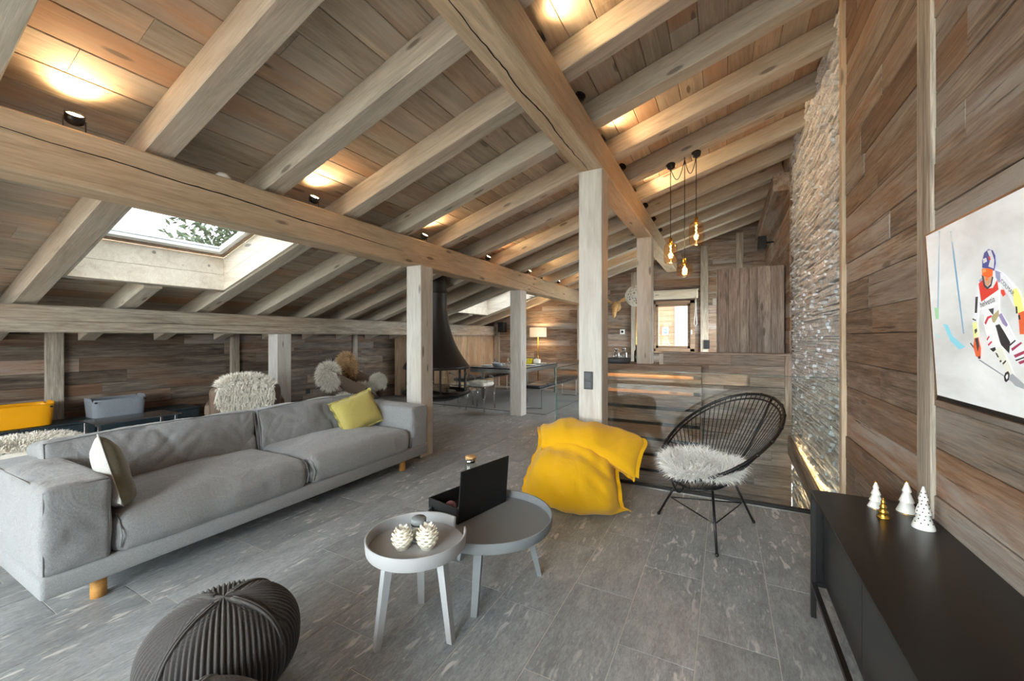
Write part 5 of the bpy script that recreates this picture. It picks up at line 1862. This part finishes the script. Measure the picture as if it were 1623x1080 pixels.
def carafe(label, x, y, h, r):
    th = thing('glass_carafe', label, 'carafe', (x, y, 0.99), group='carafes on the bar')
    MB().lathe([(0, 0.003), (r, 0.003), (r * 1.02, 0.01), (r * 1.02, h * 0.62), (r * 0.5, h * 0.75), (r * 0.45, h * 0.84), (r * 0.42, h * 0.84), (r * 0.46, h * 0.74), (r * 0.95, h * 0.6), (r * 0.95, 0.012), (0, 0.012)], 20).build('body', 'acryl', th)
    MB().lathe([(0, h * 0.84), (r * 0.62, h * 0.85), (r * 0.62, h), (0, h)], 16).build('stopper', 'chrome', th)


carafe('squat glass carafe with a chrome stopper, behind the slate bowl', -1.62, 6.86, 0.23, 0.05)
carafe('glass carafe with a chrome stopper, next to the slate bowl and nearer the window', -1.50, 6.88, 0.24, 0.055)
sbw = thing('slate_bowl', 'wide flat slate-blue bowl on the end of the bar', 'bowl', (-1.49, 6.50, 0.99))
MB().lathe([(0, 0), (0.15, 0), (0.175, 0.02), (0.18, 0.075), (0.172, 0.078), (0.165, 0.03), (0.14, 0.015), (0, 0.015)], 36).build('body', 'slate', sbw)
MB().lathe([(0.172, 0.076), (0.182, 0.076), (0.182, 0.083), (0.172, 0.083)], 36).build('lip', 'slate', sbw)
for i, (x, y, c) in enumerate(((-1.30, 6.92, '#2b2f26'), (-1.24, 6.86, '#3a2420'))):
    bt = thing('bottle', ['dark green bottle on the bar, behind the slate bowl beside the post', 'dark brown bottle on the bar, closest to the post'][i], 'bottle', (x, y, 0.99), group='bottles on the bar')
    MB().lathe([(0, 0), (0.035, 0), (0.036, 0.01), (0.036, 0.17), (0.013, 0.21), (0.013, 0.27), (0, 0.27)], 16).build('body', simple('bottle_glass_%d' % i, c, 0.15), bt)
    MB().lathe([(0, 0.268), (0.015, 0.268), (0.015, 0.295), (0, 0.295)], 12).build('cap', 'gold', bt)

# ------------------------------------------------------------------ pendant lamps on the rafter
PY = 4.985


def pendant(label, x, zb, r, h, hook=None, sq=False):
    zc_ = zr(x) if hook is None else zr(hook)
    th = thing('pendant_lamp', label, 'pendant lamp', (x, PY, 0), group='amber pendant lamps')
    ztop = zb + h
    if hook is None:
        MB().lathe([(0, zc_), (0.05, zc_), (0.052, zc_ - 0.012), (0.045, zc_ - 0.05), (0.02, zc_ - 0.065), (0, zc_ - 0.065)], 20).build('canopy', 'blackm', th)
        MB().tube([(0, 0, zc_ - 0.06), (0, 0, ztop + 0.05)], 0.0045, 6).build('cable', 'black', th)
    else:
        MB().tube([(0, 0, zr(x)), (0, 0, ztop + 0.05)], 0.0045, 6).build('cable', 'black', th)
    MB().lathe([(0, ztop + 0.055), (0.018, ztop + 0.055), (0.02, ztop + 0.0), (0.02, ztop - 0.015), (0, ztop - 0.015)], 16).build('socket', 'gold', th)
    out = [(0.02, ztop), (r * 0.75, ztop - 0.008), (r * 0.97, ztop - 0.04), (r, ztop - 0.08), (r, zb + 0.05), (r * 0.93, zb + 0.015), (r * 0.8, zb)]
    if sq: out = [(0.02, ztop), (r * 0.62, ztop - 0.006), (r * 0.9, ztop - 0.025), (r, ztop - 0.06), (r, zb + 0.05), (r * 0.9, zb + 0.015), (r * 0.7, zb)]
    MB().lathe(out + [(a - 0.004, b) for a, b in reversed(out[1:])], 28).build('glass_shade', 'amberglass', th)
    MB().tube([(0.006 * math.cos(k), 0.006 * math.sin(k), ztop - 0.03 - (h * 0.6) * k / 24) for k in range(25)], 0.0035, 5).build('filament', 'fil', th)
    MB().lathe([(0.008, ztop - 0.015), (0.022, ztop - 0.05), (0.024, zb + h * 0.3), (0.0, zb + h * 0.22)], 14).build('bulb', 'clear', th)
    l = bpy.data.lights.new('pendant_glow', 'POINT'); l.energy = 3.0; l.color = (1.0, 0.6, 0.28); l.shadow_soft_size = 0.03
    o = bpy.data.objects.new('pendant_glow', l); o.location = (0, 0, zb + h * 0.5); link(o, th)
    return th


pa = pendant('tall amber glass pendant lamp hanging nearer the upper purlin', -0.55, 2.26, 0.074, 0.235)
pb = pendant('tall amber glass pendant lamp hanging highest, nearer the slate wall', -0.28, 2.44, 0.078, 0.26)
pc = pendant('squat amber glass pendant lamp hanging lowest, between the two tall ones', -0.40, 2.09, 0.09, 0.155, hook=-0.40, sq=True)
for x0, x1 in ((-0.55, -0.40), (-0.28, -0.40)):
    z0, z1 = zr(x0) - 0.06, zr(-0.40) - 0.03
    pts = [(x0 + (x1 - x0) * k / 10 + 0.40, 0.004, z0 + (z1 - z0) * k / 10 - 0.17 * math.sin(math.pi * k / 10)) for k in range(11)]
    MB().tube(pts, 0.0045, 6).build('cable_loop', 'black', pc)

# ------------------------------------------------------------------ along the knee wall
for i, (y0, y1) in enumerate(((0.55, 1.33), (1.34, 1.93), (1.94, 3.0))):
    cb = thing('low_cabinet', ['dark petrol low cabinet under the yellow basket', 'dark petrol low cabinet between the two baskets', 'dark petrol low cabinet under the grey felt basket'][i], 'cabinet', (-6.83, (y0 + y1) / 2, 0), group='low cabinets along the knee wall')
    h = (y1 - y0) / 2
    MB().box((-0.01, 0, 0.235), (0.44, 2 * h, 0.33)).build('body', 'teal', cb)
    MB().box((0.0, 0, 0.41), (0.47, 2 * h, 0.018), 0.002).build('top', 'teal', cb)
    MB().box((0.22, 0, 0.235), (0.018, 2 * h - 0.03, 0.31), 0.002).build('door', 'teal', cb)
    MB().box((-0.02, 0, 0.035), (0.38, 2 * h - 0.06, 0.07)).build('plinth', 'blackm', cb)


def basket(name, label, x, y, L, W, Hh, mat, lift):
    th = thing(name, label, 'basket', (x, y, 0.42))

    def rr(u, k):
        a = 2 * math.pi * u
        c, s = math.cos(a), math.sin(a)
        e = 0.35
        return Vector((W / 2 * k * math.copysign(abs(c) ** e, c), L / 2 * k * math.copysign(abs(s) ** e, s), 0))

    def top(u):
        s = abs(math.sin(2 * math.pi * u))
        dip = math.exp(-((s - 0.90) / 0.05) ** 2) * (abs(math.cos(2 * math.pi * u)) > 0.12)
        return Hh + lift * max(0, s - 0.93) * 10 - 0.025 * dip
    g = MB()
    g.grid(lambda u, v: rr(u, 0.94 + 0.06 * v) + Vector((0, 0, 0.004 + (top(u) - 0.004) * v)), 120, 8, True)
    g.grid(lambda u, v: rr(u, 0.91 + 0.06 * v) + Vector((0, 0, 0.012 + (top(u) - 0.012) * v)), 120, 8, True)
    g.grid(lambda u, v: rr(u, 1.0 - 0.03 * v) + Vector((0, 0, top(u))), 120, 1, True)
    g.build('shell', mat, th)
    g = MB().grid(lambda u, v: rr(u, 0.94 * v) + Vector((0, 0, 0.004)), 60, 3, True)
    g.build('bottom', mat, th)
    for s in (-1, 1):
        MB().tube([(W * 0.42, s * L * 0.44, Hh * 0.86), (W * 0.5 + 0.012, s * L * 0.44, Hh * 0.86)], 0.01, 10).build('eyelet', 'hole', th)


basket('storage_basket', 'bright yellow storage basket on the low cabinet', -6.82, 1.30, 0.64, 0.34, 0.24, 'orange', 0.03)
basket('storage_basket', 'grey felt storage basket with folded corners on the low cabinet', -6.82, 2.17, 0.52, 0.34, 0.22, 'felt', 0.03)

st = thing('side_table', 'low black-topped side table with chrome legs behind the sofa', 'side table', (-5.9, 2.02, 0))
MB().box((0, 0, 0.50), (0.42, 0.74, 0.012), 0.002).build('top', simple('dark_brown_glass', '#2b2724', 0.15), st)
MB().box((0.213, 0, 0.50), (0.006, 0.745, 0.014)).build('bright_edge', 'chrome', st)
for x in (-0.18, 0.18):
    for y in (-0.33, 0.33):
        MB().box((x, y, 0.247), (0.025, 0.025, 0.494), 0.002).build('leg', 'chrome', st)
MB().box((0, -0.33, 0.48), (0.34, 0.02, 0.02)).build('stretcher', 'chrome', st)

# stool with a cream sheepskin at the edge of the view
sf = thing('fleece_stool', 'stool draped with a cream sheepskin behind the near end of the sofa', 'stool', (-5.3, 1.05, 0))
for k in range(3):
    a = k * 2.094 + 0.4
    MB().tube([(0.12 * math.cos(a), 0.12 * math.sin(a), 0.40), (0.2 * math.cos(a), 0.2 * math.sin(a), 0)], 0.018, 8).build('leg', 'oak', sf)
cushion(0.62, 0.80, 0.12, 0.055, (0, 0, 0.03), (14, 14, 6), 0.02, 6, 6).build('seat', 'fur', sf, loc=(0, 0, 0.44))
rg = random.Random(12)
rt = []
for _ in range(4500):
    a, b = rg.uniform(-1, 1), rg.uniform(-1, 1)
    rt.append(((0.30 * a, 0.39 * b, 0.50 + 0.03 * (1 - a * a) * (1 - b * b) - 0.03 * (max(abs(a), abs(b)) ** 6)), (a * 0.8, b * 0.8, 0.8)))
fur('fleece', sf, rt, 0.05, 'fur', 5, 0.005)

# leather armchair with a sheepskin
ac = thing('leather_armchair', 'low brown leather armchair seen from behind, a cream sheepskin over its back', 'armchair', (-5.55, 3.05, 0), math.radians(61))
# local: +y is the way it faces, backrest at -y
cushion(0.64, 0.62, 0.16, 0.06, (0, 0, 0.03), (12, 12, 6), 0.004, 1).build('seat', 'leather', ac, loc=(0, 0.05, 0.36))
bkm = cushion(0.74, 0.14, 0.50, 0.06, (0, 0.02, 0.02), (16, 6, 12), 0.006, 2)
Rb = Matrix.Rotation(math.radians(14), 3, 'X')
bkm.v = [tuple(Rb @ Vector(p)) for p in bkm.v]
bkm.build('backrest', 'leather', ac, loc=(0, -0.33, 0.56))
for s in (-1, 1):
    cushion(0.10, 0.66, 0.16, 0.045, (0.01, 0, 0.01), (6, 14, 6), 0.004, 4 + s).build('armrest', 'leather', ac, loc=(s * 0.37, 0.02, 0.52))
    for y in (-0.26, 0.30):
        MB().tube([(s * 0.33, y, 0.30), (s * 0.34, y * 1.08, 0)], 0.016, 8).build('leg', 'black', ac)


def drape(th, pts_fn, mat, nroots, length, seed, nu=26, nv=26, grav=0.5, w=0.005, nrm=None):
    MB().grid(pts_fn, nu, nv).build('hide', mat, th)
    rg = random.Random(seed)
    rt = []
    for _ in range(nroots):
        u, v = rg.random(), rg.random()
        p = pts_fn(u, v)
        du = pts_fn(min(1, u + .02), v) - pts_fn(max(0, u - .02), v)
        dv = pts_fn(u, min(1, v + .02)) - pts_fn(u, max(0, v - .02))
        n = du.cross(dv)
        if n.length > 1e-9: n.normalize()
        if nrm: n = n * nrm
        rt.append((p, n))
    fur('fleece', th, rt, length, mat, seed, w, grav)


s1 = thing('sheepskin', 'cream sheepskin draped over the back of the brown leather armchair', 'sheepskin', (-5.55, 3.05, 0), math.radians(61))


def dr1(u, v):
    x = (u - 0.5) * (0.34 + 0.26 * math.sin(math.pi * min(1.0, v * 1.1)) ** 0.6) * (1 + 0.10 * math.sin(v * 11))
    v = v + 0.05 * (2 * u - 1) ** 2 * (1 if v < 0.5 else -1) * 0
    # v: front of the back, over the top, down behind
    t = v * 1.0
    if t < 0.35: y, z = -0.26 - 0.12 * (t / 0.35), 0.52 + 0.34 * (t / 0.35)
    elif t < 0.55:
        k = (t - 0.35) / 0.2 * math.pi
        y, z = -0.455 + 0.085 * math.cos(k), 0.855 + 0.06 * math.sin(k)
    else: y, z = -0.535 + 0.09 * ((t - 0.55) / 0.45), 0.85 - 0.40 * ((t - 0.55) / 0.45)
    return Vector((x, y, z + 0.015 * mixn((x * 7, t * 6, 1)) - 0.09 * abs(2 * u - 1) ** 3))


drape(s1, dr1, 'fur', 9000, 0.075, 31, nrm=-1)

# butterfly chair with a long-haired hide
bf = thing('butterfly_chair', 'butterfly chair on a black wire frame, covered by a long-haired hide', 'chair', (-5.38, 4.62, 0), math.radians(-62))
tips = [Vector((-0.36, -0.30, 0.95)), Vector((0.36, -0.30, 0.95)), Vector((0.38, 0.36, 0.62)), Vector((-0.38, 0.36, 0.62))]
ft = [Vector((0.30, 0.28, 0.0)), Vector((-0.30, 0.28, 0.0)), Vector((-0.28, -0.30, 0.0)), Vector((0.28, -0.30, 0.0))]
for i in range(4):
    MB().tube([tips[i], (tips[i] + ft[i]) / 2 + Vector((0, 0, -0.08)), ft[i] + Vector((0, 0, 0.01))], 0.008, 6).build('frame_rod', 'black', bf)
MB().tube([ft[0] + Vector((0, 0, .01)), ft[3] + Vector((0, 0, .01))], 0.008, 6).build('frame_rod', 'black', bf)
MB().tube([ft[1] + Vector((0, 0, .01)), ft[2] + Vector((0, 0, .01))], 0.008, 6).build('frame_rod', 'black', bf)


def sling(u, v):
    a, b = u * 2 - 1, v
    top = tips[0].lerp(tips[1], u); bot = tips[3].lerp(tips[2], u)
    p = top.lerp(bot, b)
    sag = 0.40 * (1 - abs(a) ** 1.7) * (0.25 + 0.75 * math.sin(math.pi * min(1, b * 0.8 + 0.1)))
    notch = 0.16 * (1 - abs(a) ** 1.5) * (1 - b) ** 3
    return Vector((p.x, p.y + 0.10 * (1 - a * a) * b, p.z - sag - notch * 0.3))


MB().grid(sling, 20, 20).build('sling', 'leather', bf)
s2 = thing('sheepskin', 'long-haired cream and tan hide thrown over the butterfly chair', 'sheepskin', (-5.38, 4.62, 0), math.radians(-62))


def lobe(c, ax, ay, az, roll, yaw, mat, n, L, seed):
    """a furry flap of the hide: flattened pad with long hair on both sides"""
    R_ = Matrix.Rotation(yaw, 3, 'Z') @ Matrix.Rotation(roll, 3, 'Y')
    c = Vector(c)

    def fn(u, v):
        a, b = 2 * math.pi * u, math.pi * v
        p = Vector((ax * math.sin(b) * math.cos(a), ay * math.sin(b) * math.sin(a), az * math.cos(b)))
        return c + R_ @ (p * (1 + 0.12 * mixn((a, b * 2, seed))))
    MB().grid(fn, 20, 12, True).build('hide', mat, s2)
    rg = random.Random(seed)
    rt = []
    for _ in range(n):
        u, v = rg.random(), math.acos(1 - 2 * rg.random()) / math.pi
        p = fn(u, v)
        a, b = 2 * math.pi * u, math.pi * v
        nn = R_ @ Vector((math.sin(b) * math.cos(a) / ax, math.sin(b) * math.sin(a) / ay, math.cos(b) / az)).normalized()
        rt.append((p, nn + Vector((0, 0, 0.1))))
    fur('fleece', s2, rt, L, mat, seed, 0.005, 0.55)


# local frame of the chair: x towards the window side, y the way it faces
lobe((0.33, -0.25, 0.80), 0.05, 0.13, 0.18, 0.0, 0.5, 'fur', 2600, 0.09, 41)
lobe((-0.33, -0.25, 0.86), 0.17, 0.05, 0.25, 0.0, math.radians(75), 'furt', 3000, 0.08, 42)
lobe((-0.33, 0.30, 0.63), 0.13, 0.10, 0.11, 0.0, 0.3, 'fur', 2200, 0.07, 43)
lobe((0.0, 0.05, 0.42), 0.26, 0.28, 0.07, 0.0, 0.0, 'fur', 2600, 0.07, 44)
lobe((-0.2, 0.1, 0.52), 0.16, 0.2, 0.06, -0.5, 0.0, 'fur', 1600, 0.07, 45)

# ------------------------------------------------------------------ outside
tr = thing('tree', 'leafy green tree outside the near skylight', 'tree', (-11.2, 6.5, -3.0))
MB().tube([(0, 0, 0), (0.1, 0.05, 3.5), (0, 0.1, 6.0), (0.05, 0, 8.6)], [0.3, 0.22, 0.14, 0.03], 10).build('trunk', 'bark', tr)
rt_ = random.Random(77)
lv = MB()
vs, fs = [], []
for _ in range(9000):
    while True:
        p = Vector((rt_.gauss(0, 1.0), rt_.gauss(0, 1.0), rt_.uniform(3.2, 9.4)))
        R_ = 2.1 * math.sin(math.pi * min(1, max(0, (p.z - 2.9) / 6.8))) ** 0.7
        if math.hypot(p.x, p.y) < R_ and mixn(p, 0.9) > -0.28: break
    a = Vector((rt_.uniform(-1, 1), rt_.uniform(-1, 1), rt_.uniform(-1, 1))).normalized()
    b = a.orthogonal().normalized()
    s = rt_.uniform(0.06, 0.13)
    k = len(vs)
    vs += [p, p + a * s + b * s * 0.4, p + a * s * 2, p + a * s - b * s * 0.4]
    fs += [[k, k + 1, k + 2, k + 3]]
lv.add(vs, fs)
tag(lv.build('foliage', 'leaf', tr, fix=False), kind='stuff')

for tx, ty, lab in ((-9.0, -19.0, 'leafy terrace tree in line with the knee wall'), (-4.2, -21.0, 'leafy terrace tree in line with the sofa'), (0.6, -19.0, 'leafy terrace tree in line with the stair'), (5.4, -20.5, 'leafy terrace tree beyond the board wall')):
    t2_ = thing('tree', lab, 'tree', (tx, ty, -3.0), group='trees outside')
    for c in tr.children:
        q_ = c.copy(); link(q_, t2_)
nb = thing('neighbour_chalet', 'neighbouring timber chalet with a pale curtained window, seen through the kitchen window', 'building', (-1.4, 15.0, -3.0))
r13 = random.Random(6)
MB().box((0, 0.2, 3.5), (9, 0.3, 7)).build('wall', 'plaster', nb)
z = 3.0
while z < 7:
    bar('wall_board', (-4.0, 0.03, z + 0.1), (-0.12, 0.03, z + 0.1), 0.19, 0.05, 'chalet', nb, nrm=(0, -1, 0))
    z += 0.195
wn = MB().box((-0.42, -0.02, 4.62), (0.19, 0.06, 0.26), 0.01).build('window', 'lining', nb)
MB().box((-0.42, -0.06, 4.62), (0.12, 0.02, 0.19)).build('pane', simple('dark_pane', '#3f4a52', 0.1), wn)
MB().box((0.70, -0.02, 4.6), (1.62, 0.08, 3.0), 0.01).build('glazed_door', 'tgrey', nb)
MB().box((-1.0, -0.7, 6.55), (7, 1.6, 0.12)).build('eaves', 'chalet', nb)
